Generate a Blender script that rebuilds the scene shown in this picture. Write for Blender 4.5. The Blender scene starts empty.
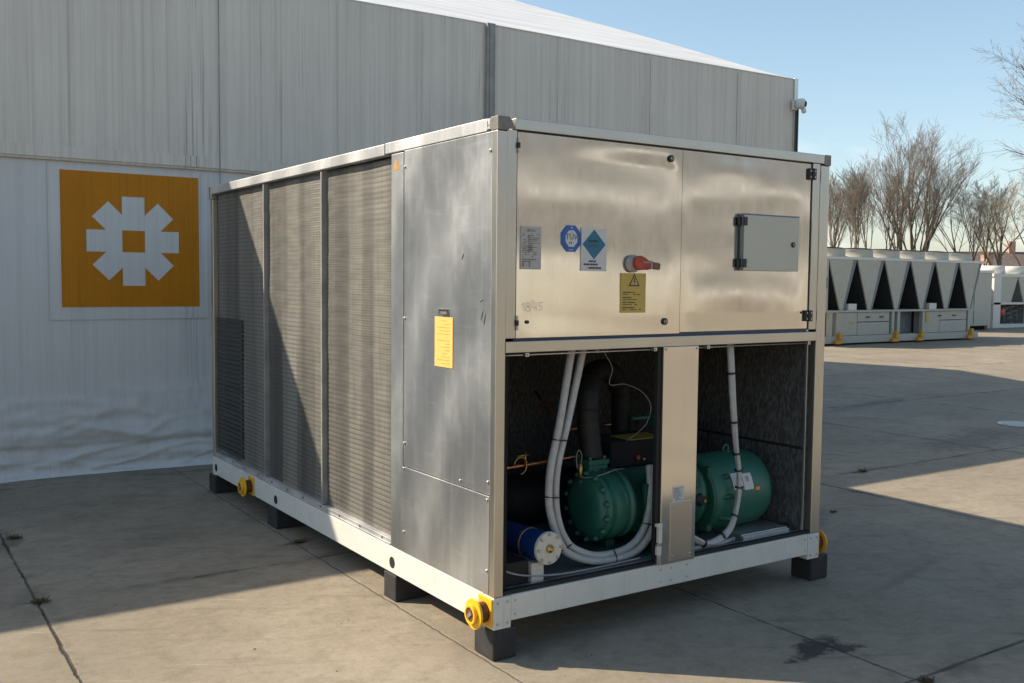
import bpy, bmesh, math, random
from mathutils import Vector, Matrix, noise
random.seed(7)
S = bpy.context.scene
COL = S.collection
PI = math.pi

# ------------------------------------------------------------------ camera
cam_d = bpy.data.cameras.new('camera'); cam = bpy.data.objects.new('camera', cam_d); COL.objects.link(cam)
cr = Vector((0.83151417, -0.55542168, 0.00953607)); cu = Vector((0.026974, 0.05751679, 0.99798007)); cf = Vector((0.55484825, 0.82957735, -0.06280797))
M = Matrix.Identity(4)
for i in range(3):
    M[i][0] = cr[i]; M[i][1] = cu[i]; M[i][2] = -cf[i]
M[0][3], M[1][3], M[2][3] = -2.30818699, -3.5767032, 1.69886924
cam.matrix_world = M
cam_d.sensor_width = 36.0; cam_d.lens = 979.8 / 1024 * 36
cam_d.clip_start = 0.05; cam_d.clip_end = 3000
S.camera = cam

# ------------------------------------------------------------------ sky and sun
SUN_V = Vector((-0.967, 0.868, 1.0)).normalized()          # towards the sun
EL = math.asin(SUN_V.z); AZ = math.atan2(SUN_V.x, SUN_V.y)
W = bpy.data.worlds.new('World'); S.world = W; W.use_nodes = True
wn = W.node_tree; wn.nodes.clear()
wo = wn.nodes.new('ShaderNodeOutputWorld'); wb = wn.nodes.new('ShaderNodeBackground')
sky = wn.nodes.new('ShaderNodeTexSky'); sky.sky_type = 'NISHITA'; sky.sun_disc = False
sky.sun_elevation = EL; sky.sun_rotation = AZ; sky.altitude = 50; sky.air_density = 1.0; sky.dust_density = 1.2; sky.ozone_density = 1.0
# a few thin clouds low over the horizon
tc = wn.nodes.new('ShaderNodeTexCoord'); mp = wn.nodes.new('ShaderNodeMapping'); mp.inputs['Scale'].default_value = (3.0, 3.0, 9.0)
mp.inputs['Location'].default_value = (0.35, 0.1, 0.0)
cn = wn.nodes.new('ShaderNodeTexNoise'); cn.inputs['Scale'].default_value = 2.2; cn.inputs['Detail'].default_value = 6; cn.inputs['Roughness'].default_value = 0.55
cr1 = wn.nodes.new('ShaderNodeMapRange'); cr1.inputs['From Min'].default_value = 0.56; cr1.inputs['From Max'].default_value = 0.72; cr1.inputs['To Max'].default_value = 0.30
sx = wn.nodes.new('ShaderNodeSeparateXYZ'); cr2 = wn.nodes.new('ShaderNodeMapRange'); cr2.inputs['From Min'].default_value = 0.22; cr2.inputs['From Max'].default_value = 0.08
cm = wn.nodes.new('ShaderNodeMath'); cm.operation = 'MULTIPLY'
mx = wn.nodes.new('ShaderNodeMix'); mx.data_type = 'RGBA'; mx.inputs[7].default_value = (7.5, 7.6, 7.8, 1)
L = wn.links.new
L(tc.outputs['Generated'], mp.inputs['Vector']); L(mp.outputs[0], cn.inputs['Vector']); L(cn.outputs['Fac'], cr1.inputs['Value'])
L(tc.outputs['Generated'], sx.inputs[0]); L(sx.outputs['Z'], cr2.inputs['Value']); L(cr1.outputs[0], cm.inputs[0]); L(cr2.outputs[0], cm.inputs[1])
hs = wn.nodes.new('ShaderNodeHueSaturation'); hs.inputs['Saturation'].default_value = 0.92; hs.inputs['Hue'].default_value = 0.487; L(sky.outputs[0], hs.inputs['Color'])
L(cm.outputs[0], mx.inputs[0]); L(hs.outputs[0], mx.inputs[6]); L(mx.outputs[2], wb.inputs['Color'])
wb.inputs['Strength'].default_value = 0.105
L(wb.outputs[0], wo.inputs['Surface'])
sl = bpy.data.lights.new('sun', 'SUN'); so = bpy.data.objects.new('sun', sl); COL.objects.link(so)
sl.energy = 4.0; sl.angle = math.radians(0.5); sl.color = (1.0, 0.87, 0.685)
so.rotation_euler = SUN_V.to_track_quat('Z', 'Y').to_euler(); so.location = (-20, 20, 30)
S.view_settings.view_transform = 'Standard'; S.view_settings.look = 'None'; S.view_settings.gamma = 1.0
S.view_settings.exposure = 0.86; S.view_settings.use_curve_mapping = False

# ------------------------------------------------------------------ material helper
class NT:
    def __init__(s, name):
        s.m = bpy.data.materials.new(name); s.m.use_nodes = True; s.t = s.m.node_tree
        s.b = s.t.nodes['Principled BSDF']; s.pos = None
    def n(s, typ, **kw):
        o = s.t.nodes.new(typ)
        for k, v in kw.items():
            if k.startswith('i_'): o.inputs[k[2:].replace('_', ' ')].default_value = v
            else: setattr(o, k, v)
        return o
    def l(s, a, b): s.t.links.new(a, b)
    def coord(s):
        if s.pos is None: s.pos = s.n('ShaderNodeNewGeometry').outputs['Position']
        return s.pos
    def scaled(s, sc, vec=None):
        m = s.n('ShaderNodeMapping'); m.inputs['Scale'].default_value = sc; s.l(vec or s.coord(), m.inputs['Vector']); return m.outputs[0]
    def noise(s, sc, detail=4, rough=0.55, scale=1.0, vec=None):
        o = s.n('ShaderNodeTexNoise'); o.inputs['Scale'].default_value = scale; o.inputs['Detail'].default_value = detail; o.inputs['Roughness'].default_value = rough
        s.l(s.scaled(sc, vec), o.inputs['Vector']); return o.outputs['Fac']
    def rng(s, v, a, b, c=0.0, d=1.0):
        o = s.n('ShaderNodeMapRange'); s.l(v, o.inputs['Value'])
        for k, x in zip(('From Min', 'From Max', 'To Min', 'To Max'), (a, b, c, d)): o.inputs[k].default_value = x
        return o.outputs[0]
    def math(s, op, a, b=None, c=None):
        o = s.n('ShaderNodeMath'); o.operation = op
        for i, x in enumerate((a, b, c)):
            if x is None: continue
            if isinstance(x, (int, float)): o.inputs[i].default_value = x
            else: s.l(x, o.inputs[i])
        return o.outputs[0]
    def mix(s, f, a, b, mode='MIX'):
        o = s.n('ShaderNodeMix'); o.data_type = 'RGBA'; o.blend_type = mode
        for i, x in ((0, f), (6, a), (7, b)):
            if isinstance(x, (int, float)): o.inputs[i].default_value = x
            elif isinstance(x, tuple): o.inputs[i].default_value = x if len(x) == 4 else x + (1,)
            else: s.l(x, o.inputs[i])
        return o.outputs[2]
    def set(s, **kw):
        for k, v in kw.items():
            inp = s.b.inputs[k.replace('_', ' ')]
            if isinstance(v, (int, float)): inp.default_value = v
            elif isinstance(v, tuple): inp.default_value = v if len(v) == 4 else v + (1,)
            else: s.l(v, inp)
        return s
    def bump(s, h, strength=0.3, dist=0.01):
        o = s.n('ShaderNodeBump'); o.inputs['Strength'].default_value = strength; o.inputs['Distance'].default_value = dist
        s.l(h, o.inputs['Height']); s.l(o.outputs[0], s.b.inputs['Normal']); return s

def simple(name, col, rough=0.5, metal=0.0, var=0.15, sc=12.0, bump=0.0):
    t = NT(name)
    f = t.noise((sc, sc, sc), 5, 0.6)
    lo = tuple(c * (1 - var) for c in col); hi = tuple(min(1, c * (1 + var)) for c in col)
    t.set(Base_Color=t.mix(t.rng(f, 0.3, 0.7), lo, hi), Metallic=metal, Roughness=t.rng(f, 0.2, 0.8, max(0.02, rough - 0.08), min(1, rough + 0.08)))
    if bump: t.bump(f, bump, 0.004)
    return t.m

MAT = {}
def mat(k): return MAT[k]

# concrete yard --------------------------------------------------------------
def concrete():
    t = NT('concrete_slabs'); P = t.coord()
    sep = t.n('ShaderNodeSeparateXYZ'); t.l(P, sep.inputs[0])
    wob = t.math('MULTIPLY', t.math('SUBTRACT', t.noise((9, 9, 9), 4, 0.65), 0.5), 0.030)
    wob2 = t.math('MULTIPLY', t.math('SUBTRACT', t.noise((7, 7, 3), 4, 0.65), 0.5), 0.030)
    X = t.math('ADD', sep.outputs['X'], wob); Y = t.math('ADD', sep.outputs['Y'], wob2)
    dx = t.math('PINGPONG', t.math('ADD', X, 1.57 + 30.0), 1.50)
    dy = t.math('PINGPONG', t.math('ADD', Y, 1.17 + 30.8), 1.542)
    dy = t.math('ADD', dy, t.math('MULTIPLY', t.rng(sep.outputs['X'], 0.0, -0.1), t.rng(t.noise((2.4, 2.4, 1), 3, 0.6), 0.42, 0.55, 0.0, 0.03)))
    d = t.math('MINIMUM', dx, dy)
    big = t.noise((0.55, 0.55, 1), 3, 0.5)
    jw = t.rng(t.noise((1.6, 1.6, 1), 3, 0.6), 0.35, 0.7, 0.006, 0.017)
    joint = t.math('SUBTRACT', 1.0, t.n('ShaderNodeClamp').outputs[0]) if False else None
    o = t.n('ShaderNodeMapRange'); o.interpolation_type = 'SMOOTHSTEP'; t.l(d, o.inputs['Value']); t.l(jw, o.inputs['From Max'])
    o.inputs['From Min'].default_value = 0.003; o.inputs['To Min'].default_value = 1; o.inputs['To Max'].default_value = 0
    joint = o.outputs[0]
    edge = t.math('MULTIPLY', t.rng(d, 0.0, 0.11, 1, 0), t.rng(t.noise((3.2, 3.2, 1), 5, 0.65), 0.47, 0.66))      # dirt crumbling beside the joints
    saw = t.rng(t.math('ABSOLUTE', t.math('ADD', X, 0.012)), 0.003, 0.010, 1, 0)
    saw = t.math('MULTIPLY', saw, t.rng(sep.outputs['Y'], 8.0, 8.1, 1, 0))
    f1 = t.noise((1.1, 1.1, 1), 7, 0.62); f2 = t.noise((7, 7, 1), 6, 0.65); f3 = t.noise((70, 70, 1), 4, 0.7); st = t.noise((2.2, 12, 1), 5, 0.6)
    c = t.mix(t.rng(f1, 0.3, 0.7), (0.228, 0.190, 0.140), (0.372, 0.318, 0.243))
    c = t.mix(t.math('MULTIPLY', t.rng(f2, 0.48, 0.70), 0.50), c, (0.165, 0.142, 0.106))
    f4 = t.noise((22, 22, 1), 5, 0.7); c = t.mix(t.math('MULTIPLY', t.rng(f4, 0.52, 0.70), 0.40), c, (0.145, 0.126, 0.096)); c = t.mix(t.math('MULTIPLY', t.rng(f4, 0.46, 0.30), 0.30), c, (0.42, 0.38, 0.30))
    c = t.mix(t.math('MULTIPLY', t.rng(st, 0.52, 0.72), 0.30), c, (0.40, 0.36, 0.285))
    c = t.mix(t.math('MULTIPLY', t.rng(big, 0.5, 0.64), 0.35), c, (0.175, 0.152, 0.115))
    c = t.mix(t.rng(f3, 0.40, 0.66), t.mix(0.22, c, (0.13, 0.118, 0.10)), c)
    # dark grit specks
    sp = t.n('ShaderNodeTexVoronoi'); sp.inputs['Scale'].default_value = 16; t.l(P, sp.inputs['Vector'])
    spm = t.math('MULTIPLY', t.rng(sp.outputs['Distance'], 0.05, 0.10, 1, 0), t.rng(f1, 0.45, 0.6))
    c = t.mix(t.math('MULTIPLY', spm, 0.5), c, (0.08, 0.07, 0.06))
    rt = t.n('ShaderNodeMapping'); rt.inputs['Rotation'].default_value = (0, 0, 0.5); t.l(P, rt.inputs['Vector'])
    sf = t.noise((0.9, 7, 1), 6, 0.65, 1.0, rt.outputs[0]); c = t.mix(t.math('MULTIPLY', t.rng(sf, 0.57, 0.70), 0.5), c, (0.12, 0.105, 0.08))
    sg = t.noise((1.7, 26, 1), 4, 0.7, 1.0, rt.outputs[0]); c = t.mix(t.math('MULTIPLY', t.rng(sg, 0.62, 0.70), 0.45), c, (0.43, 0.40, 0.33))
    # stains with a shape of their own
    def blot(cx, cy, rx, ry, rot, rag=0.6):
        ux = t.math('SUBTRACT', sep.outputs['X'], cx); uy = t.math('SUBTRACT', sep.outputs['Y'], cy)
        a = t.math('ADD', t.math('MULTIPLY', ux, math.cos(rot) / rx), t.math('MULTIPLY', uy, math.sin(rot) / rx))
        b = t.math('ADD', t.math('MULTIPLY', ux, -math.sin(rot) / ry), t.math('MULTIPLY', uy, math.cos(rot) / ry))
        r = t.math('SQRT', t.math('ADD', t.math('MULTIPLY', a, a), t.math('MULTIPLY', b, b)))
        r = t.math('ADD', r, t.math('MULTIPLY', t.math('SUBTRACT', t.noise((11, 11, 1), 5, 0.65), 0.5), rag * 5))
        return t.rng(r, 0.45, 1.0, 1, 0)
    for (cx, cy, rx, ry, ro, k) in [(1.36, -0.66, 0.26, 0.085, 0.25, 1.0), (1.47, -0.72, 0.12, 0.07, 0.0, 1.0), (0.01, 2.35, 0.12, 0.06, 0.3, 0.75), (-1.52, 3.35, 0.08, 0.22, 0.0, 0.5),
                                   (-0.8, 2.9, 0.4, 0.18, 0.4, 0.18), (3.2, 0.9, 0.5, 0.12, 0.5, 0.3), (2.7, -0.2, 0.6, 0.05, 0.2, 0.2), (7.9, 2.5, 1.3, 0.35, 0.2, 0.35), (5.5, 3.4, 1.0, 0.25, 0.1, 0.25),
                                   (9.5, 5.0, 1.4, 0.2, 0.2, 0.3), (-0.9, 1.93, 0.45, 0.06, 0.05, 0.35), (0.4, 0.2, 0.7, 0.35, 0.2, 0.15)]:
        c = t.mix(t.math('MULTIPLY', blot(cx, cy, rx, ry, ro), k), c, (0.055, 0.05, 0.043))
    pst = t.math('MULTIPLY', t.math('MULTIPLY', t.rng(dy, 0.0, 0.16, 1, 0), t.rng(t.noise((3, 6, 1), 5, 0.7), 0.44, 0.60)), t.rng(sep.outputs['X'], 0.3, -0.2))
    c = t.mix(t.math('MULTIPLY', pst, 0.55), c, (0.31, 0.285, 0.235))
    c = t.mix(t.math('MULTIPLY', edge, 0.7), c, (0.075, 0.065, 0.05))
    c = t.mix(t.math('MULTIPLY', saw, 0.55), c, (0.12, 0.105, 0.085))
    c = t.mix(t.math('MULTIPLY', joint, t.rng(t.noise((2.6, 2.6, 1), 4, 0.7), 0.36, 0.60, 0.45, 0.95)), c, (0.030, 0.027, 0.022))
    h = t.math('SUBTRACT', t.math('ADD', t.math('MULTIPLY', f2, 0.5), t.math('MULTIPLY', f3, 0.25)), t.math('MULTIPLY', t.math('ADD', joint, t.math('MULTIPLY', saw, 0.5)), 1.6))
    t.set(Base_Color=c, Roughness=t.rng(f2, 0.3, 0.7, 0.78, 0.95), Specular_IOR_Level=0.3).bump(h, 0.55, 0.012)
    return t.m
MAT['concrete'] = concrete()

def fabric(name, base, dirt, upper):
    t = NT(name); P = t.coord()
    s1 = t.noise((5.5, 5.5, 0.10), 5, 0.65); s2 = t.noise((28, 28, 0.22), 4, 0.7); s3 = t.noise((1.3, 1.3, 1.1), 5, 0.6); s4 = t.noise((90, 90, 1.2), 3, 0.6)
    c = t.mix(t.rng(s3, 0.3, 0.7, 0.0, 0.6), base, tuple(x * 0.86 for x in base))
    k = 1.0 if upper else 0.55
    c = t.mix(t.math('MULTIPLY', t.rng(s1, 0.46, 0.72), 0.36 * k), c, dirt)
    c = t.mix(t.math('MULTIPLY', t.rng(s2, 0.48, 0.76), 0.46 * k), c, tuple(x * 0.72 for x in dirt))
    c = t.mix(t.math('MULTIPLY', t.rng(s4, 0.50, 0.70), 0.22 * k), c, tuple(x * 0.7 for x in dirt))
    # some strong run-off streaks
    s5 = t.noise((3.1, 3.1, 0.35), 3, 0.6); s6 = t.noise((75, 75, 0.5), 3, 0.6)
    c = t.mix(t.math('MULTIPLY', t.math('MULTIPLY', t.rng(s5, 0.55, 0.68), t.rng(s6, 0.52, 0.64)), 0.7 * (1 if upper else .6)), c, tuple(x * 0.45 for x in dirt))
    t.set(Base_Color=c, Roughness=t.rng(s3, 0.3, 0.7, 0.5, 0.65), Specular_IOR_Level=0.35)
    t.bump(t.math('ADD', s3, t.math('MULTIPLY', s4, 0.04)), 0.25, 0.02)
    return t.m
MAT['wall_upper'] = fabric('weathered_cladding', (0.72, 0.675, 0.60), (0.52, 0.48, 0.415), True)
MAT['wall_lower'] = fabric('white_tarpaulin', (0.67, 0.665, 0.65), (0.46, 0.445, 0.42), False)
MAT['emblem_white'] = fabric('print_white', (0.68, 0.675, 0.66), (0.48, 0.465, 0.44), False)
def printed_orange():
    t = NT('print_orange'); s1 = t.noise((22, 22, 0.35), 4, 0.65); s3 = t.noise((2, 2, 2), 4, 0.6); s4 = t.noise((80, 80, 0.6), 3, 0.6)
    c = t.mix(t.rng(s3, 0.3, 0.7), (0.56, 0.215, 0.003), (0.50, 0.18, 0.003))
    c = t.mix(t.math('MULTIPLY', t.rng(s1, 0.50, 0.74), 0.45), c, (0.36, 0.13, 0.003))
    c = t.mix(t.math('MULTIPLY', t.rng(s4, 0.54, 0.72), 0.4), c, (0.28, 0.11, 0.006))
    t.set(Base_Color=c, Roughness=0.6, Specular_IOR_Level=0.3); return t.m
MAT['emblem_orange'] = printed_orange()
def roof_fabric():
    t = NT('roof_membrane'); s = t.noise((0.5, 0.5, 0.5), 5, 0.6); s2 = t.noise((0.35, 3, 3), 4, 0.6)
    t.set(Base_Color=t.mix(t.rng(s2, 0.4, 0.7), (0.80, 0.79, 0.77), (0.62, 0.61, 0.585)), Roughness=0.5)
    t.bump(t.math('ADD', s, s2), 0.35, 0.06); return t.m
MAT['roof'] = roof_fabric()

def stainless(name, col=(0.82, 0.795, 0.745), rough=0.07, streak=0.5):
    t = NT(name); P = t.coord()
    br = t.noise((420, 420, 3.0), 2, 0.5); br2 = t.noise((60, 60, 0.8), 3, 0.6); cl = t.noise((2.2, 2.2, 2.2), 5, 0.6); sm = t.noise((9, 9, 5), 5, 0.65)
    c = t.mix(t.rng(cl, 0.35, 0.7), col, tuple(x * 0.9 for x in col))
    c = t.mix(t.math('MULTIPLY', t.rng(br2, 0.5, 0.75), 0.22), c, tuple(x * 0.78 for x in col))
    r = t.math('ADD', t.rng(sm, 0.3, 0.75, rough, rough + 0.06), t.math('MULTIPLY', br, 0.05))
    t.set(Base_Color=c, Metallic=1.0, Roughness=r)
    t.bump(br2, streak * 0.10, 0.0006)
    return t.m
MAT['steel'] = stainless('brushed_stainless')
MAT['steel_frame'] = stainless('stainless_frame', (0.60, 0.57, 0.51), 0.30, 0.4)
def galv(name, col, metal, rough):
    t = NT(name); a = t.noise((2.2, 2.2, 1.3), 6, 0.6); b = t.noise((14, 14, 5), 5, 0.65); sp = t.noise((60, 60, 60), 3, 0.5); st = t.noise((26, 26, 0.9), 4, 0.6)
    wv = t.n('ShaderNodeTexWave'); wv.wave_type = 'RINGS'; wv.inputs['Scale'].default_value = 0.55; wv.inputs['Distortion'].default_value = 7; wv.inputs['Detail'].default_value = 3; wv.inputs['Detail Scale'].default_value = 0.7
    t.l(t.scaled((1, 1.3, 0.7)), wv.inputs['Vector'])
    c = t.mix(t.rng(a, 0.30, 0.70), tuple(x * 0.74 for x in col), col)
    c = t.mix(t.math('MULTIPLY', t.rng(wv.outputs['Fac'], 0.45, 1.0), 0.20), c, tuple(min(1, x * 1.35) for x in col))
    c = t.mix(t.math('MULTIPLY', t.rng(b, 0.54, 0.72), 0.35), c, tuple(x * 0.55 for x in col))
    c = t.mix(t.math('MULTIPLY', t.rng(st, 0.52, 0.70), 0.30), c, tuple(min(1, x * 1.3) for x in col))
    c = t.mix(t.math('MULTIPLY', t.rng(sp, 0.62, 0.75), 0.2), c, tuple(min(1, x * 1.4) for x in col))
    r = t.math('ADD', t.rng(wv.outputs['Fac'], 0.1, 1.0, rough, rough + 0.09), t.math('MULTIPLY', b, 0.10))
    # wiped scuffs: long thin arcs of lighter, duller metal
    sc1 = t.noise((2.0, 4.5, 2.6), 7, 0.72); sc2 = t.noise((3.0, 3.0, 22), 4, 0.7)
    c = t.mix(t.math('MULTIPLY', t.rng(sc1, 0.52, 0.70), 0.12), c, tuple(min(1, x * 1.5) for x in col)); c = t.mix(t.math('MULTIPLY', t.rng(sc2, 0.58, 0.70), 0.25), c, tuple(min(1, x * 1.45) for x in col))
    r = t.math('ADD', r, t.rng(sc1, 0.45, 0.70, 0.0, 0.07))
    t.set(Base_Color=c, Metallic=metal, Roughness=r).bump(a, 0.15, 0.012)
    return t.m
MAT['galv'] = galv('galvanised_sheet', (0.54, 0.555, 0.56), 0.86, 0.27)
MAT['galv_light'] = galv('galvanised_rail', (0.62, 0.625, 0.63), 0.7, 0.40)
def paint(name, col, rough=0.45, dirt=0.5):
    t = NT(name); a = t.noise((6, 6, 6), 6, 0.65); b = t.noise((35, 35, 35), 4, 0.7); st = t.noise((30, 30, 1.2), 4, 0.6)
    c = t.mix(t.math('MULTIPLY', t.rng(a, 0.48, 0.75), 0.4 * dirt), col, tuple(x * 0.55 for x in col))
    c = t.mix(t.math('MULTIPLY', t.rng(b, 0.64, 0.74), 0.7 * dirt), c, (0.16, 0.12, 0.08))
    c = t.mix(t.math('MULTIPLY', t.rng(st, 0.56, 0.74), 0.3 * dirt), c, tuple(x * 0.6 for x in col))
    t.set(Base_Color=c, Roughness=t.rng(a, 0.3, 0.7, rough - 0.06, rough + 0.12)).bump(b, 0.08, 0.002)
    return t.m
MAT['base_paint'] = paint('white_grey_paint', (0.63, 0.63, 0.585), 0.45, 0.75)
MAT['far_paint'] = paint('light_grey_paint', (0.44, 0.43, 0.37), 0.5, 0.4)
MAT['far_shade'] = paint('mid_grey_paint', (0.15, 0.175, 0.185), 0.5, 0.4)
MAT['far_white'] = paint('clean_white_paint', (0.66, 0.65, 0.60), 0.5, 0.2)
MAT['cabinet'] = paint('cabinet_grey_paint', (0.50, 0.495, 0.42), 0.5, 0.12)
MAT['green'] = paint('green_enamel', (0.026, 0.128, 0.090), 0.36, 0.35)
MAT['green_dark'] = paint('green_enamel_dark', (0.014, 0.085, 0.055), 0.42, 0.5)
MAT['yellow'] = paint('yellow_paint', (0.85, 0.46, 0.015), 0.42, 0.75)
MAT['orange_paint'] = paint('orange_paint', (0.70, 0.33, 0.02), 0.45, 0.5)  # right-side lugs: yellow with shade put into the colour; orange for far feet
MAT['rust'] = simple('rusty_steel', (0.13, 0.055, 0.028), 0.75, 0.2, 0.5, 30, 0.4)
MAT['blue'] = paint('blue_enamel', (0.010, 0.040, 0.165), 0.30, 0.2)
MAT['cap_white'] = paint('cream_plate', (0.60, 0.57, 0.50), 0.45, 0.5)
MAT['black'] = simple('black_plastic', (0.018, 0.018, 0.019), 0.45, 0, 0.2, 20)
MAT['black_matte'] = simple('black_rubber', (0.012, 0.012, 0.012), 0.7, 0, 0.2, 20)
MAT['void'] = simple('dark_recess', (0.010, 0.010, 0.011), 0.9, 0, 0.1, 5)
MAT['blue_edge'] = simple('blue_gasket', (0.05, 0.07, 0.12), 0.5, 0, 0.1, 5)
MAT['insulation'] = simple('pipe_insulation', (0.016, 0.016, 0.016), 0.62, 0, 0.3, 25, 0.3)
def felt():
    t = NT('acoustic_felt'); a = t.noise((70, 70, 26), 5, 0.7); b = t.noise((2, 2, 0.8), 4, 0.6); st = t.noise((40, 40, 2), 3, 0.6)
    c = t.mix(t.rng(a, 0.42, 0.72), (0.045, 0.045, 0.044), (0.20, 0.20, 0.195)); c = t.mix(t.rng(b, 0.35, 0.7), c, t.mix(0.5, c, (0.016, 0.016, 0.016)))
    c = t.mix(t.math('MULTIPLY', t.rng(st, 0.55, 0.7), 0.3), c, (0.11, 0.108, 0.10))
    t.set(Base_Color=c, Roughness=0.9).bump(a, 0.5, 0.006); return t.m
MAT['felt'] = felt()
MAT['conduit'] = simple('grey_conduit', (0.42, 0.42, 0.41), 0.45, 0, 0.12, 30)
MAT['copper'] = simple('copper_pipe', (0.62, 0.27, 0.13), 0.32, 0.9, 0.25, 25)
MAT['brass'] = simple('brass_fitting', (0.55, 0.38, 0.12), 0.35, 0.9, 0.2, 25)
MAT['steel_small'] = simple('zinc_fastener', (0.50, 0.49, 0.46), 0.38, 0.9, 0.15, 40)
MAT['label_white'] = simple('label_white', (0.55, 0.55, 0.55), 0.4, 0, 0.05, 40)
MAT['label_silver'] = simple('label_silver', (0.40, 0.395, 0.385), 0.42, 0.3, 0.08, 40)
MAT['zinc_dull'] = simple('dull_zinc', (0.30, 0.30, 0.29), 0.6, 0.3, 0.25, 6)
MAT['drip'] = simple('blue_grey_edge', (0.16, 0.24, 0.33), 0.4, 0, 0.1, 30)
MAT['casting'] = simple('dull_cast_metal', (0.22, 0.205, 0.185), 0.5, 0.6, 0.2, 30)
MAT['label_yellow'] = simple('label_yellow', (0.50, 0.36, 0.08), 0.45, 0, 0.05, 40)
MAT['label_sun'] = simple('label_yellow_glossy', (0.78, 0.50, 0.15), 0.4, 0, 0.05, 40)
MAT['label_blue'] = simple('label_blue', (0.02, 0.10, 0.36), 0.35, 0, 0.25, 9)
MAT['label_teal'] = simple('label_teal', (0.012, 0.135, 0.225), 0.35, 0, 0.1, 40)
MAT['ink'] = simple('ink', (0.03, 0.03, 0.03), 0.5, 0, 0.1, 40)
MAT['ink_faint'] = simple('faded_ink', (0.16, 0.15, 0.12), 0.5, 0, 0.3, 40)
MAT['ink_ochre'] = simple('ochre_ink', (0.55, 0.33, 0.05), 0.5, 0, 0.1, 40)
MAT['red'] = simple('red_plastic', (0.36, 0.045, 0.025), 0.4, 0, 0.25, 30)
MAT['red_grey'] = simple('faded_red_plastic', (0.20, 0.075, 0.060), 0.5, 0, 0.3, 30)
MAT['handle_grey'] = simple('grey_plastic', (0.33, 0.30, 0.29), 0.45, 0, 0.2, 30)
MAT['orange_sticker'] = simple('orange_sticker', (0.80, 0.26, 0.04), 0.5, 0, 0.05, 30)
MAT['block'] = simple('recycled_plastic_block', (0.026, 0.026, 0.027), 0.7, 0, 0.35, 18, 0.4)
def coil_mat():
    t = NT('coil_fins'); P = t.coord()
    sep = t.n('ShaderNodeSeparateXYZ'); t.l(P, sep.inputs[0])
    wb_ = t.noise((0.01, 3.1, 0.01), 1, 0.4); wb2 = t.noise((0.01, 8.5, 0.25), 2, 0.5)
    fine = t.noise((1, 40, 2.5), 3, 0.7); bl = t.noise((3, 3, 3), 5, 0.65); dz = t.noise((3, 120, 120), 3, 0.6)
    c = t.mix(t.math('ADD', t.math('MULTIPLY', t.rng(wb_, 0.44, 0.53), 0.65), t.math('MULTIPLY', t.rng(wb2, 0.40, 0.60), 0.35)), (0.095, 0.092, 0.084), (0.235, 0.225, 0.198))  # tone of differently tilted fins put into the colour as bands
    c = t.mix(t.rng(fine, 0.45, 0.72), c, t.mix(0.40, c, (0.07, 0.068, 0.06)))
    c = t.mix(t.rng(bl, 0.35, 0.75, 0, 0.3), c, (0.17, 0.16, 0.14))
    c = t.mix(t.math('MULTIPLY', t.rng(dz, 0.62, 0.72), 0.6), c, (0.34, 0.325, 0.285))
    c = t.mix(t.math('MULTIPLY', t.math('MULTIPLY', t.rng(sep.outputs['Y'], 2.43, 2.435), t.rng(sep.outputs['Y'], 2.675, 2.68, 1, 0)), t.rng(sep.outputs['Z'], 1.5, 1.1, 0.15, 0.6)), c, (0.27, 0.26, 0.235)); c = t.mix(t.math('MULTIPLY', t.math('MULTIPLY', t.rng(sep.outputs['Y'], 2.68, 2.685), t.rng(sep.outputs['Y'], 2.92, 2.925, 1, 0)), t.rng(sep.outputs['Z'], 1.6, 1.2, 0.1, 0.6)), c, (0.075, 0.073, 0.067)); c = t.mix(t.math('MULTIPLY', t.math('MULTIPLY', t.rng(sep.outputs['Y'], 2.12, 2.125), t.rng(sep.outputs['Y'], 2.425, 2.43, 1, 0)), t.rng(sep.outputs['Z'], 1.5, 1.1, 0.0, 0.5)), c, (0.085, 0.083, 0.075))  # more fin-tilt bands painted in, stronger low down
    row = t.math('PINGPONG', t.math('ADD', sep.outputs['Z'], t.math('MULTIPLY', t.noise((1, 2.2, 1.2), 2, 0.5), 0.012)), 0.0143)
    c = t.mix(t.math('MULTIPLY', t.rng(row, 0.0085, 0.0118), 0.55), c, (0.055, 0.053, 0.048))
    t.set(Base_Color=c, Metallic=0.35, Roughness=0.6)
    fin = t.n('ShaderNodeTexWave'); fin.wave_type = 'BANDS'; fin.bands_direction = 'Y'; fin.inputs['Scale'].default_value = 90; t.l(P, fin.inputs['Vector'])
    t.bump(t.math('ADD', fin.outputs['Fac'], fine), 0.2, 0.003)
    return t.m
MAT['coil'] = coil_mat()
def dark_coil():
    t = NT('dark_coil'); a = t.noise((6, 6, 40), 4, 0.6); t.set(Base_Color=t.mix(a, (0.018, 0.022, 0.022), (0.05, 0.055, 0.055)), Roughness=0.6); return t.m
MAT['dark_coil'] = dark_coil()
def bark(name, a, b):
    t = NT(name); n = t.noise((5, 5, 2), 5, 0.6); t.set(Base_Color=t.mix(t.rng(n, 0.35, 0.65), a, b), Roughness=0.9).bump(n, 0.4, 0.03); return t.m
MAT['bark'] = bark('bark', (0.085, 0.065, 0.045), (0.20, 0.155, 0.105))
MAT['twig'] = bark('twigs', (0.115, 0.093, 0.075), (0.235, 0.195, 0.155))
MAT['twig_bud'] = bark('budding_twigs', (0.135, 0.100, 0.078), (0.25, 0.19, 0.145))
MAT['twig_tan'] = bark('tan_twigs', (0.25, 0.18, 0.10), (0.36, 0.27, 0.16))
MAT['weed'] = simple('dry_weed', (0.11, 0.095, 0.04), 0.85, 0, 0.4, 60)
MAT['debris'] = simple('rusty_debris', (0.11, 0.075, 0.05), 0.85, 0, 0.5, 40)
MAT['brick'] = simple('pink_brick', (0.42, 0.25, 0.19), 0.85, 0, 0.2, 3)
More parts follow.
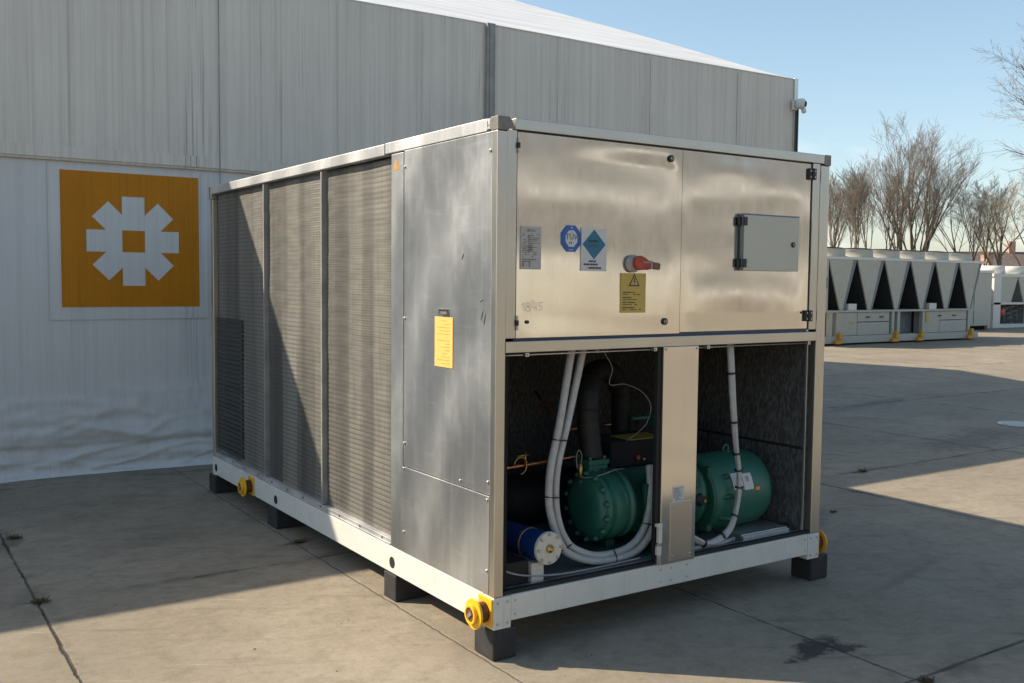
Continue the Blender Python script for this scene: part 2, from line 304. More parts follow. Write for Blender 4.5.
MAT['render_wall'] = simple('pale_render', (0.50, 0.48, 0.45), 0.85, 0, 0.1, 0.6)
MAT['slate'] = simple('dark_roof_tiles', (0.13, 0.10, 0.09), 0.8, 0, 0.3, 2)
MAT['glass_dark'] = simple('dark_glass', (0.03, 0.035, 0.04), 0.1, 0, 0.1, 2)
MAT['cream_wall'] = simple('cream_sheet_wall', (0.36, 0.335, 0.28), 0.7, 0, 0.1, 0.4)
MAT['hall_roof'] = simple('brown_grey_roof', (0.10, 0.098, 0.092), 0.8, 0, 0.15, 0.5)
MAT['fascia_white'] = simple('white_fascia', (0.70, 0.68, 0.64), 0.6, 0, 0.05, 0.5)  # bright bands of the added hall, meant for the door reflections
MAT['dark_wall'] = simple('brown_gate_panel', (0.17, 0.15, 0.13), 0.7, 0, 0.1, 0.4)

# ------------------------------------------------------------------ mesh helper
def each(mbs, name, mats, parent=None):
    for q in mbs: q.build(name, mats, parent or CH)
class MB:
    def __init__(s): s.v = []; s.f = []; s.mi = []; s.sm = []; s.cur = 0
    def m(s, i): s.cur = i; return s
    def add(s, vs, fs, smooth=False, M=None):
        o = len(s.v); s.v += [tuple(M @ Vector(p)) if M else tuple(p) for p in vs]
        for f in fs: s.f.append([o + i for i in f]); s.mi.append(s.cur); s.sm.append(smooth)
        return s
    def box(s, x0, x1, y0, y1, z0, z1, M=None):
        vs = [(x, y, z) for x in (x0, x1) for y in (y0, y1) for z in (z0, z1)]
        return s.add(vs, [(0, 1, 3, 2), (4, 6, 7, 5), (0, 4, 5, 1), (2, 3, 7, 6), (0, 2, 6, 4), (1, 5, 7, 3)], False, M)
    def tube(s, pts, r, n=12, cap=True, smooth=True):
        pts = [Vector(p) for p in pts]; N = len(pts); rr = r if isinstance(r, (list, tuple)) else [r] * N
        vs = []; t0 = (pts[1] - pts[0]).normalized(); up = Vector((0, 0, 1)) if abs(t0.z) < 0.9 else Vector((1, 0, 0))
        a = t0.cross(up).normalized()
        for i, p in enumerate(pts):
            t = (pts[min(i + 1, N - 1)] - pts[max(i - 1, 0)]).normalized()
            a = (a - t * a.dot(t)).normalized(); b = t.cross(a)
            for k in range(n):
                an = 2 * PI * k / n; vs.append(p + (a * math.cos(an) + b * math.sin(an)) * rr[i])
        fs = []
        for i in range(N - 1):
            for k in range(n):
                k2 = (k + 1) % n; fs.append((i * n + k, i * n + k2, (i + 1) * n + k2, (i + 1) * n + k))
        s.add(vs, fs, smooth)
        if cap:
            s.add([], [], False); o = len(s.v) - len(vs)
            s.f.append([o + k for k in range(n)][::-1]); s.mi.append(s.cur); s.sm.append(False)
            s.f.append([o + (N - 1) * n + k for k in range(n)]); s.mi.append(s.cur); s.sm.append(False)
        return s
    def lathe(s, prof, M, n=32, smooth=True):
        # prof: (axial, radius) pairs along local X
        vs = []; fs = []; N = len(prof)
        for (x, r) in prof:
            for k in range(n):
                a = 2 * PI * k / n; vs.append((x, r * math.cos(a), r * math.sin(a)))
        for i in range(N - 1):
            for k in range(n):
                k2 = (k + 1) % n; fs.append((i * n + k, (i + 1) * n + k, (i + 1) * n + k2, i * n + k2))
        fs.append(tuple(range(n))); fs.append(tuple((N - 1) * n + k for k in range(n))[::-1])
        s.add(vs, fs, smooth, M)
        s.sm[-1] = False; s.sm[-2] = False
        return s
    def prism(s, poly, d0, d1, fn):
        # poly in (u,v); fn(u,v,d) -> xyz
        n = len(poly); vs = [fn(u, v, d0) for u, v in poly] + [fn(u, v, d1) for u, v in poly]
        fs = [tuple(range(n)), tuple(range(n, 2 * n))[::-1]] + [(i, i + n, (i + 1) % n + n, (i + 1) % n) for i in range(n)]
        return s.add(vs, fs)
    def text(s, body, M, size, thick=0.0006):
        cu_ = bpy.data.curves.new('t', 'FONT'); cu_.body = body; cu_.size = size; cu_.align_x = 'CENTER'; cu_.align_y = 'CENTER'; cu_.extrude = thick / 2; cu_.resolution_u = 3
        ob = bpy.data.objects.new('t', cu_); COL.objects.link(ob); dg = bpy.context.evaluated_depsgraph_get()
        me = bpy.data.meshes.new_from_object(ob.evaluated_get(dg))
        s.add([v.co for v in me.vertices], [tuple(p.vertices) for p in me.polygons], False, M)
        bpy.data.objects.remove(ob); bpy.data.curves.remove(cu_); bpy.data.meshes.remove(me); return s
    def build(s, name, mats, parent=None, bevel=0, loc=None):
        me = bpy.data.meshes.new(name)
        if not isinstance(mats, (list, tuple)): mats = [mats]
        off = Vector(loc) if loc is not None else Vector((0, 0, 0))
        me.from_pydata([Vector(p) - off for p in s.v], [], s.f)
        for m_ in mats: me.materials.append(MAT[m_])
        for p, a, b in zip(me.polygons, s.mi, s.sm): p.material_index = a; p.use_smooth = b
        bm = bmesh.new(); bm.from_mesh(me); bmesh.ops.recalc_face_normals(bm, faces=bm.faces); bm.to_mesh(me); bm.free()
        me.update(); o = bpy.data.objects.new(name, me); COL.objects.link(o); o.location = off
        if parent:
            o.parent = parent
            if loc is not None: o.location = off - parent_origin(parent)
            else: o.location = -parent_origin(parent)
        if bevel:
            b = o.modifiers.new('bevel', 'BEVEL'); b.width = bevel; b.segments = 2; b.limit_method = 'ANGLE'; b.angle_limit = math.radians(40)
        return o
ORI = {}
def parent_origin(p):
    v = Vector((0, 0, 0))
    while p: v += p.location; p = p.parent
    return v
def tag(o, label=None, cat=None, group=None, kind=None):
    for k, v in (('label', label), ('category', cat), ('group', group), ('kind', kind)):
        if v: o[k] = v
    return o
def thing(name, loc, label, cat, group=None):
    o = bpy.data.objects.new(name, None); COL.objects.link(o); o.location = loc; o.empty_display_size = 0.2
    return tag(o, label, cat, group)
def rotx_to(d):
    # matrix taking local +X to direction d
    return Vector(d).to_track_quat('X', 'Z').to_matrix().to_4x4()
def spline(pts, n=8):
    P = [Vector(p) for p in pts]; out = []
    for i in range(len(P) - 1):
        p0 = P[max(i - 1, 0)]; p1 = P[i]; p2 = P[i + 1]; p3 = P[min(i + 2, len(P) - 1)]
        for k in range(n):
            t = k / n; out.append(0.5 * ((2 * p1) + (p2 - p0) * t + (2 * p0 - 5 * p1 + 4 * p2 - p3) * t * t + (3 * p1 - p0 - 3 * p2 + p3) * t ** 3))
    out.append(P[-1]); return out

FR = lambda u, v, d: (u, d, v)
# ------------------------------------------------------------------ ground
g = MB().add([(-900, -900, 0), (900, -900, 0), (900, 900, 0), (-900, 900, 0)], [(0, 1, 2, 3)]).build('ground', 'concrete')
tag(g, kind='structure')

# ------------------------------------------------------------------ tent hall
hall = thing('tent_hall', (8.22, 5.404, 0), 'large white fabric-sided hall with streaked wall, pitched roof and orange emblem', 'hall')
HX0, HX1, HY, EAVE, RIDGE_Y, RIDGE_Z = -16.0, 8.22, 5.404, 4.41, 14.4, 7.85
def sheet(nu, nv, fn, smooth=True):
    m_ = MB(); vs = [fn(i / nu, j / nv) for j in range(nv + 1) for i in range(nu + 1)]
    fs = [(j * (nu + 1) + i, j * (nu + 1) + i + 1, (j + 1) * (nu + 1) + i + 1, (j + 1) * (nu + 1) + i) for j in range(nv) for i in range(nu)]
    return m_.add(vs, fs, smooth)
def nz(x, y, z, k=1.0): return noise.noise(Vector((x * k, y * k, z * k)))
def low(u, v):
    x = HX0 + (HX1 - HX0) * u; z = 2.74 * (v ** 1.6)
    near = max(0, 1 - z / 0.8)
    y = HY - 0.004 - 0.035 * near * (1 + math.sin(x * 2.1 + 0.4)) - 0.02 * nz(x * 0.9, 0.3, z * 0.5) * (0.15 + near)
    # horizontal sagging folds at the foot of the tarpaulin
    zz = z + 0.10 * nz(x * 0.45, 7.1, 0) + 0.03 * nz(x * 1.7, 2.1, 0)
    fold = lambda c_, w_, a_: a_ * math.exp(-((zz - c_) / w_) ** 2)
    y -= fold(0.15, 0.05, 0.035) * (0.6 + 0.8 * nz(x * 0.6, 3, 1)) + fold(0.36, 0.07, 0.026) * (0.6 + nz(x * 0.5, 9, 1)) + fold(0.56, 0.09, 0.012) * (0.4 + nz(x * 0.8, 5, 1))
    y += fold(0.245, 0.022, 0.030) * (0.5 + nz(x * 0.7, 6, 2))
    def crease(fx_, fz_, sd, w_): n_ = nz(x * fx_ + 0.6 * z, (z + 0.16 * nz(x * 0.7, sd, 1)) * fz_, sd); return max(0.0, 1 - abs(n_) * w_) ** 1.5
    y -= (0.030 * crease(0.5, 4.0, 3.0, 9) + 0.022 * crease(1.2, 5.5, 11.0, 8) + 0.018 * crease(2.6, 2.0, 17.0, 9) + 0.012 * crease(4.5, 7.0, 23.0, 7)) * min(1, near * 1.6) * min(1, z / 0.05)
    y -= 0.07 * max(0, 1 - z / 0.07) ** 1.5
    y -= 0.030 * max(0, nz(x * 4.0, z * 1.3, 4.4)) * near + 0.012 * nz(x * 1.4, z * 2.5, 8) * near
    return (x, y, max(z, 0.003))
sheet(620, 90, low).build('lower_tarpaulin', 'wall_lower', hall)
def up(u, v):
    x = HX0 + (HX1 - HX0) * u; z = 2.66 + (EAVE - 2.66) * v
    sag = 0.006 * (1 - math.cos((x - 3.35) / 4.87 * 2 * PI)) * v
    return (x, HY - 0.032 + 0.005 * nz(x, 0, z, 1.2), z - sag)
sheet(380, 8, up).build('upper_cladding', 'wall_upper', hall)
# welded overlap band and vertical weld seams
b = MB()
b.box(HX0, HX1 - 0.01, HY - 0.047, HY - 0.044, 2.68, 2.78)
b.build('overlap_band', 'wall_upper', hall)
for x in (-2.4, -0.78, -0.36, 0.02, 0.86, 1.62, 2.55, 5.63, 7.1):
    MB().box(x - 0.006, x + 0.006, HY - 0.0400, HY - 0.0375, 2.79, EAVE - 0.06).build('weld_seam', 'wall_lower' if x > 2 else 'wall_upper', hall)
MB().box(0.456, 0.467, HY - 0.0505, HY - 0.0475, 1.2, EAVE - 0.06).build('lacing_cord', 'zinc_dull', hall)
m_ = MB(); m_.box(3.30, 3.40, HY - 0.075, HY - 0.045, 0.0, EAVE - 0.005); m_.box(3.33, 3.37, HY - 0.085, HY - 0.0755, 0.0, EAVE - 0.01)
m_.build('frame_post', 'zinc_dull', hall)
m_ = MB(); m_.box(HX1 - 0.06, HX1 + 0.012, HY - 0.046, HY + 0.05, 0.0, EAVE + 0.005); m_.build('corner_post', 'steel_frame', hall)
# roof membrane in bays that billow slightly between frames
def roof(side):
    def fn(u, v):
        x = HX0 + (HX1 + 0.03 - HX0) * u; s = v * 9.05
        y = HY - 0.040 + s if side > 0 else 2 * RIDGE_Y - HY + 0.040 - s
        z = EAVE - 0.012 + (RIDGE_Z - EAVE) * v
        bay = math.cos((x - 3.35) / 4.87 * 2 * PI) * 0.5 - 0.5
        z += 0.018 * bay * math.sin(PI * min(1, v * 1.0)) - 0.04 * bay * 0 - (0.006 * (1 - math.cos((x - 3.35) / 4.87 * 2 * PI)) if v < 0.01 else 0)
        z += 0.012 * nz(x * 0.6, y * 0.25, 1) * min(1, v * 12) + 0.02 * math.sin(3.0 * (v * 3 + u * 14)) * math.exp(-v * 2.5) * min(1, v * 12)
        return (x, y, z)
    return fn
sheet(300, 40, roof(1)).build('roof', 'roof', hall); sheet(60, 20, roof(-1)).build('roof', 'roof', hall)
# gable and back walls
MB().prism([(HY, 0), (2 * RIDGE_Y - HY, 0), (2 * RIDGE_Y - HY, EAVE), (RIDGE_Y, RIDGE_Z - 0.05), (HY, EAVE - 0.02)], HX1 - 0.05, HX1, lambda u, v, d: (d, u, v)).build('gable_wall', 'wall_lower', hall)
MB().prism([(HY + .05, 0), (2 * RIDGE_Y - HY, 0), (2 * RIDGE_Y - HY, EAVE), (RIDGE_Y, RIDGE_Z - 0.1), (HY + .05, EAVE - 0.05)], HX0, HX0 + 0.05, lambda u, v, d: (d, u, v)).build('gable_wall', 'wall_lower', hall)
MB().box(HX0 + 0.06, HX1 - 0.06, 2 * RIDGE_Y - HY - 0.05, 2 * RIDGE_Y - HY, 0, EAVE).build('rear_wall', 'wall_lower', hall)
# printed emblem
ey = HY - 0.0115
pan = MB().box(-0.966, 0.356, ey, ey + 0.0015, 1.325, 2.625).build('emblem_panel', 'wall_lower', hall)
MB().box(-0.873, 0.276, ey - 0.003, ey - 0.001, 1.432, 2.585).build('orange_square', 'emblem_orange', pan)
ec = (-0.288, 2.000); w2 = 0.094; R = 0.385; rin = w2 / math.sin(PI / 8); pl = []
for k in range(8):
    a = k * PI / 4
    for (r_, s_) in ((R, -w2), (R, w2)):
        pl.append((ec[0] + r_ * math.cos(a) - s_ * math.sin(a), ec[1] + r_ * math.sin(a) + s_ * math.cos(a)))
    a2 = a + PI / 8; pl.append((ec[0] + rin * math.cos(a2), ec[1] + rin * math.sin(a2)))
bm = bmesh.new(); outer = [bm.verts.new((x, ey - 0.0045, z)) for x, z in pl]
inner = [bm.verts.new((ec[0] + sx_ * w2, ey - 0.0045, ec[1] + sz_ * w2)) for sx_, sz_ in ((-1, -1), (1, -1), (1, 1), (-1, 1))]
es = [bm.edges.new((outer[i], outer[(i + 1) % 24])) for i in range(24)] + [bm.edges.new((inner[i], inner[(i + 1) % 4])) for i in range(4)]
bmesh.ops.triangle_fill(bm, use_beauty=True, edges=es)
bmesh.ops.recalc_face_normals(bm, faces=bm.faces)
me = bpy.data.meshes.new('star_emblem'); bm.to_mesh(me); bm.free(); me.materials.append(MAT['emblem_white'])
o = bpy.data.objects.new('star_emblem', me); COL.objects.link(o); o.parent = pan; o.location = -parent_origin(pan)

# ------------------------------------------------------------------ the big chiller
CH = thing('liquid_chiller', (0, 0, 0.143), 'long metal-clad liquid chiller, front compartment open on a green compressor, raised on black blocks', 'chiller')
CW, CL, CT = 2.19, 4.12, 2.40
def P(mb, name, mats, bevel=0.0, parent=None): return mb.build(name, mats, parent or CH, bevel)
# base frame
b = MB()
b.box(0, 0.05, 0.092, CL - 0.08, 0.150, 0.290)                       # long left beam
for y in (0.99, 2.715): pass
P(b, 'base_beam', 'base_paint', 0.004)
b = MB(); b.box(0.094, CW - 0.094, 0.002, 0.05, 0.172, 0.289); P(b, 'base_beam', 'base_paint', 0.004)
b = MB(); b.box(CW - 0.05, CW, 0.092, CL - 0.08, 0.150, 0.290); P(b, 'base_beam', 'base_paint', 0.004)
b = MB(); b.box(0.094, CW - 0.094, CL - 0.05, CL, 0.150, 0.290); P(b, 'base_beam', 'base_paint', 0.004)
for (x0, x1) in ((0, 0.093), (CW - 0.093, CW)):
    for (y0, y1) in ((0, 0.091), (CL - 0.079, CL)):
        b = MB(); b.box(x0, x1, y0, y1, 0.143, 0.288)
        bx_ = P(b, 'corner_foot', 'base_paint', 0.003)
        if y0 == 0:
            bb = []
            xs = (x0 + 0.02, x0 + 0.072) if x0 == 0 else (x0 + 0.022, x0 + 0.074)
            for px in xs:
                for pz in (0.168, 0.264): bb.append(MB().lathe([(0, 0.006), (0.003, 0.006), (0.004, 0.004)], Matrix.Translation((px, 0, pz)) @ rotx_to((0, -1, 0)), 8))
            each(bb, 'rivet', 'steel_small', bx_)
b = []
for x in (0.115, 0.99, 1.06, 1.17, 2.075):
    for z in (0.20, 0.262): b.append(MB().lathe([(0, 0.005), (0.0025, 0.005), (0.0035, 0.003)], Matrix.Translation((x, 0.002, z)) @ rotx_to((0, -1, 0)), 8))
each(b, 'rivet', 'steel_small')
for y in (0.99, 2.715, 4.03):                                       # lifting holes seen as dark round openings
    b = MB(); b.lathe([(0, 0.030), (0.002, 0.030)], Matrix.Translation((0, y, 0.207)) @ rotx_to((-1, 0, 0)), 24); P(b, 'fork_hole', 'void')
# floor pan, core, closed back
b = MB(); b.box(0.052, CW - 0.052, 0.052, CL - 0.055, 0.262, 0.284); P(b, 'floor_pan', 'galv')
b = MB(); b.box(0.06, CW - 0.06, 0.012, 0.045, 0.2895, 0.306); P(b, 'door_sill', 'black_matte', 0.002)
b = MB(); b.box(0.115, CW - 0.10, 0.0455, 0.075, 0.2845, 0.300); P(b, 'sill_angle', 'galv')
b = MB(); b.box(0.052, 0.068, 1.02, 4.04, 0.300, 2.335); P(b, 'coil_backing', 'void')
b = MB(); b.box(CW - 0.06, CW - 0.002, 0.115, 4.06, 0.300, 2.345); P(b, 'right_side_panel', 'galv')
b = MB(); b.box(0.075, CW - 0.061, CL - 0.04, CL - 0.006, 0.300, 2.345); P(b, 'rear_panel', 'galv')
# roof deck
b = MB(); b.box(0.052, CW - 0.052, 0.052, CL - 0.053, 2.350, 2.388); P(b, 'roof_deck', 'galv')
# top rails
b = MB(); b.box(0.0, 0.051, 0.09, 1.08, 2.345, 2.401); P(b, 'top_rail', 'galv_light', 0.003)
b = MB(); b.box(-0.006, 0.051, 1.0805, CL - 0.05, 2.338, 2.398); P(b, 'top_rail', 'galv_light', 0.004)
b = MB(); b.box(-0.010, 0.12, CL - 0.049, CL + 0.004, 2.30, 2.397); P(b, 'corner_cap', 'steel_frame', 0.004)
b = MB(); b.box(0.09, CW - 0.05, -0.004, 0.051, 2.352, 2.400); P(b, 'top_rail', 'steel_frame', 0.003)
b = MB(); b.box(CW - 0.051, CW, 0.051, CL, 2.348, 2.400); P(b, 'top_rail', 'galv_light', 0.003)
b = MB(); b.box(0.121, CW - 0.052, CL - 0.051, CL, 2.348, 2.400); P(b, 'top_rail', 'galv_light', 0.003)
b = MB(); b.box(-0.003, 0.055, -0.007, 0.051, 2.344, 2.4025); b.prism([(0.0551, 2.3525), (0.088, 2.3525), (0.070, 2.390), (0.0551, 2.4022)], -0.007, 0.0, FR); cc = P(b, 'corner_casting', 'casting', 0.002)
b = MB(); b.box(-0.004, 0.0, 0.052, 0.089, 2.352, 2.398); b.m(1).box(-0.0055, -0.0041, 0.056, 0.080, 2.356, 2.392); b.m(2).box(-0.0065, -0.0056, 0.071, 0.076, 2.360, 2.388); b.box(-0.0065, -0.0056, 0.060, 0.064, 2.362, 2.374); P(b, 'corner_sticker', ['galv_light', 'label_white', 'ink'], 0)
b = MB(); b.box(CW - 0.05, CW + 0.003, -0.006, 0.05, 2.344, 2.402); P(b, 'corner_casting', 'casting', 0.003)
# corner posts and front frame
b = MB(); b.box(0.0, 0.050, 0.0, 0.042, 0.289, 2.343); P(b, 'corner_post', 'steel_frame', 0.004)
b = MB(); b.box(0.0512, 0.104, 0.004, 0.05, 1.44, 2.351); P(b, 'post_liner', 'steel_frame', 0.003)
b = MB(); b.box(CW - 0.072, CW, 0.0, 0.06, 0.289, 2.343); P(b, 'corner_post', 'steel_frame', 0.004)
b = MB(); b.box(CW - 0.132, CW - 0.0732, 0.004, 0.05, 1.44, 2.351); P(b, 'post_liner', 'steel_frame', 0.003)
b = MB(); b.box(0.0, 0.06, CL - 0.06, CL, 0.2905, 2.30); P(b, 'corner_post', 'steel_frame', 0.004)
b = MB(); b.box(CW - 0.06, CW, CL - 0.06, CL, 0.2905, 2.345); P(b, 'corner_post', 'steel_frame', 0.004)
b = MB(); b.box(0.0512, CW - 0.0732, -0.002, 0.05, 1.377, 1.4275); P(b, 'mid_rail', 'steel_frame', 0.003)
# gap gasket behind the doors
b = MB(); b.box(0.105, 2.056, 0.020, 0.040, 1.428, 2.351); P(b, 'door_gasket', 'blue_edge')
# upper doors: slightly oil-canned sheets
def door(x0, x1, z0, z1, seed, amp):
    def fn(u, v):
        x = x0 + (x1 - x0) * u; z = z0 + (z1 - z0) * v
        e = min(1, min(u, 1 - u) * 9) * min(1, min(v, 1 - v) * 9); e = e * e * (3 - 2 * e)
        w_ = nz(x * 1.1 + seed + 0.5 * z, z * 2.3, seed) + 0.42 * nz(x * 1.6 - 0.8 * z, z * 5.2 + seed, 3 + seed) + 0.05 * nz(x * 7, z * 9, seed)
        return (x, 0.008 + amp * e * w_, z)
    m_ = sheet(90, 80, fn); n0 = len(m_.v)
    for (a, c) in (((x0, z0), (x1, z0)), ((x1, z0), (x1, z1)), ((x1, z1), (x0, z1)), ((x0, z1), (x0, z0))):
        m_.add([(a[0], 0.008, a[1]), (c[0], 0.008, c[1]), (c[0], 0.0195, c[1]), (a[0], 0.0195, a[1])], [(0, 1, 2, 3)])
    return m_
DL = P(door(0.109, 1.0895, 1.4415, 2.3440, 2.3, 0.0042), 'upper_door', 'steel'); DR = P(door(1.0915, 2.0430, 1.4475, 2.3440, 5.9, 0.0045), 'upper_door', 'steel')
def lock(x, z, r=0.016, parent=None, y=0.006):
    b = MB(); T = Matrix.Translation((x, y, z)) @ rotx_to((0, -1, 0)); b.lathe([(0, r), (0.006, r), (0.008, r * 0.8)], T, 20)
    b.m(1).lathe([(0.0082, r * 0.55), (0.0095, r * 0.5)], T, 14); b.m(2).box(0.0096, 0.0108, -r * 0.15, r * 0.15, -r * 0.4, r * 0.4, T)
    P(b, 'lock', ['black', 'steel_small', 'black'], 0, parent)
lock(1.011, 2.296, 0.017, DL); lock(0.988, 1.502, 0.017, DL)
b = MB(); b.lathe([(0, .008), (0.005, .008)], Matrix.Translation((0.168, 0.006, 1.512)) @ rotx_to((0, -1, 0)), 12); P(b, 'plug', 'black', 0, DL)
b = MB(); b.lathe([(0, .006), (0.005, .006)], Matrix.Translation((1.995, 0.006, 1.535)) @ rotx_to((0, -1, 0)), 12); P(b, 'plug', 'black', 0, DR)
def hinge(x, z, w, h, parent):
    b = MB(); b.box(x - w, x - w * 0.12, -0.006, 0.006, z - h, z + h); b.box(x + w * 0.12, x + w, -0.006, 0.006, z - h, z + h)
    b.tube([(x, -0.008, z - h), (x, -0.008, z + h)], w * 0.30, 8)
    for sx_ in (-0.6, 0.6):
        for sz_ in (-0.55, 0.55): b.m(1).box(x + sx_ * w - w * .16, x + sx_ * w + w * .16, -0.0075, -0.0061, z + sz_ * h - h * .16, z + sz_ * h + h * .16); b.m(0)
    P(b, 'hinge', ['black', 'steel_small'], 0.001, parent)
hinge(2.046, 2.290, 0.028, 0.030, DR); hinge(2.046, 1.517, 0.028, 0.030, DR)
for z in (2.285, 1.509):
    b = MB(); b.box(0.1045, 0.1135, -0.006, 0.008, z - 0.032, z + 0.032); b.m(1).box(0.1035, 0.1145, -0.008, 0.009, z - 0.012, z + 0.012); P(b, 'hinge', ['steel_small', 'black'], 0.001, DL)
# small control cabinet on the right door
b = MB(); b.box(1.500, 1.925, -0.024, -0.003, 1.758, 2.046); CB = P(b, 'control_cabinet', 'cabinet', 0.004)
b = MB(); b.box(1.500, 1.925, -0.022, -0.003, 2.0475, 2.053); P(b, 'drip_edge', 'drip', 0, CB)
b = MB(); b.box(1.4955, 1.4990, -0.022, 0.0, 1.758, 2.046); P(b, 'cabinet_edge', 'far_shade', 0, CB)
for z in (2.012, 1.797):
    b = MB(); b.box(1.478, 1.4940, -0.012, 0.004, z - 0.022, z + 0.022); b.box(1.5005, 1.520, -0.028, -0.0245, z - 0.022, z + 0.022); b.tube([(1.4965, -0.026, z - 0.022), (1.4965, -0.026, z + 0.022)], 0.005, 8); P(b, 'hinge', 'black', 0.001, CB)
lock(1.874, 1.900, 0.014, CB, -0.0245)
# ---- labels on the left door
def bars(b, x0, x1, z0, z1, rows, seed, h=0.45, y=0.0012, dens=0.75):
    rr = random.Random(seed); dz = (z1 - z0) / rows
    for i in range(rows):
        zc = z1 - dz * (i + 0.5); x = x0
        end = x0 + (x1 - x0) * (rr.uniform(0.6, 1.0))
        while x < end:
            w_ = rr.uniform(0.03, 0.13) * (x1 - x0)
            if rr.random() < dens: b.box(x, min(x + w_, x1), y - 0.0005, y, zc - dz * h / 2, zc + dz * h / 2)
            x += w_ + 0.02 * (x1 - x0)
LY0, LY1 = 0.0020, 0.0075
b = MB(); b.box(0.128, 0.237, LY0, LY1, 1.746, 1.936); b.m(1)
bars(b, 0.155, 0.207, 1.912, 1.926, 2, 1, 0.5); bars(b, 0.136, 0.228, 1.800, 1.905, 13, 2, 0.38, dens=0.55); bars(b, 0.165, 0.195, 1.82, 1.9, 9, 3, 0.5)
b.box(0.134, 0.212, 0.0005, 0.0012, 1.788, 1.7915); b.box(0.137, 0.143, 0.0005, 0.0012, 1.758, 1.783); b.box(0.143, 0.180, 0.0005, 0.0012, 1.779, 1.783); b.box(0.172, 0.176, 0.0005, 0.0012, 1.756, 1.779)
P(b, 'rating_plate', ['label_silver', 'ink_faint'])
# octagonal test badge
oc = (0.406, 1.889); oct8 = lambda r: [(oc[0] + r * math.cos(PI / 8 + k * PI / 4), oc[1] + r * 1.12 * math.sin(PI / 8 + k * PI / 4)) for k in range(8)]
FR = lambda u, v, d: (u, d, v)
TX = lambda x, z, y: Matrix.Translation((x, y, z)) @ Matrix.Rotation(PI / 2, 4, 'X')
b = MB(); b.prism(oct8(0.058), LY0, LY1, FR); b.m(1).prism(oct8(0.036), 0.0012, 0.0019, FR); b.m(2).text('TÜV', TX(oc[0], oc[1] + 0.007, 0.0006), 0.036); b.m(2)
bars(b, oc[0] - 0.014, oc[0] + 0.014, oc[1] - 0.027, oc[1] - 0.012, 1, 4, 0.7, 0.0011); b.m(1).text('▲', TX(oc[0], oc[1] + 0.050, 0.0012), 0.012); bars(b, oc[0] - 0.014, oc[0] + 0.016, oc[1] - 0.055, oc[1] - 0.047, 1, 9, 0.6, 0.0019)
P(b, 'inspection_badge', ['label_blue', 'label_white', 'ink'])
b = MB(); b.box(0.464, 0.613, LY0, LY1, 1.743, 1.941); dc = (0.5375, 1.866)
b.m(1).prism([(dc[0] - 0.068, dc[1]), (dc[0], dc[1] - 0.069), (dc[0] + 0.068, dc[1]), (dc[0], dc[1] + 0.069)], 0.0012, 0.0019, FR)
b.m(2); bars(b, dc[0] - 0.030, dc[0] + 0.034, dc[1] + 0.010, dc[1] + 0.022, 1, 11, 0.7, 0.0011, 1.0); bars(b, dc[0] - 0.034, dc[0] + 0.036, dc[1] - 0.014, dc[1] - 0.002, 2, 12, 0.3, 0.0011)
bars(b, 0.508, 0.566, 1.783, 1.793, 1, 13, 0.8, 0.0019, 0.9); bars(b, 0.478, 0.598, 1.768, 1.779, 1, 14, 0.8, 0.0019, 0.95); bars(b, 0.496, 0.582, 1.752, 1.763, 1, 15, 0.8, 0.0019, 0.95)
P(b, 'refrigerant_label', ['label_white', 'label_teal', 'ink'])
b = MB(); b.box(0.705, 0.859, LY0, LY1, 1.547, 1.736); wx, wz = 0.785, 1.700
tri = lambda r: [(wx + r * math.sin(k * 2 * PI / 3), wz - 0.006 + r * math.cos(k * 2 * PI / 3)) for k in range(3)]
b.m(1).prism(tri(0.040), 0.0014, 0.0019, FR); b.m(0).prism(tri(0.028), 0.0008, 0.0013, FR)
b.m(1).prism([(wx + 0.003, wz + 0.016), (wx - 0.006, wz - 0.006), (wx + 0.001, wz - 0.004), (wx - 0.003, wz - 0.019), (wx + 0.008, wz - 0.001), (wx + 0.001, wz - 0.002), (wx + 0.007, wz + 0.014)], 0.0002, 0.0007, FR)
for k in range(4):
    z = 1.640 - k * 0.024; b.m(1); bars(b, 0.714, 0.790, z, z + 0.009, 1, 20 + k, 0.6, 0.0019, 0.95); bars(b, 0.714, 0.852, z - 0.011, z, 1, 30 + k, 0.35, 0.0019, 0.9)
P(b, 'voltage_warning_label', ['label_yellow', 'ink'])
# handwritten number
def stroke(b, pts, r=0.0007, y=0.0038): b.tube([(x, y, z) for x, z in pts], r, 5)
hx, hz = 0.138, 1.563; b = MB()
stroke(b, [(hx, hz + 0.024), (hx + 0.012, hz + 0.034), (hx + 0.012, hz)])
stroke(b, [(hx + 0.036 + 0.009 * math.sin(t), hz + 0.026 + 0.009 * math.cos(t)) for t in [k * PI / 8 for k in range(17)]])
stroke(b, [(hx + 0.036 + 0.011 * math.sin(t), hz + 0.007 + 0.010 * math.cos(t)) for t in [k * PI / 8 for k in range(17)]])
stroke(b, [(hx + 0.062, hz + 0.046), (hx + 0.060, hz + 0.014), (hx + 0.084, hz + 0.012)]); stroke(b, [(hx + 0.078, hz + 0.036), (hx + 0.078, hz)])
stroke(b, [(hx + 0.114, hz + 0.036), (hx + 0.096, hz + 0.035), (hx + 0.095, hz + 0.020), (hx + 0.107, hz + 0.021), (hx + 0.112, hz + 0.010), (hx + 0.104, hz + 0.001), (hx + 0.092, hz + 0.002)])
P(b, 'handwritten_number', 'handle_grey')
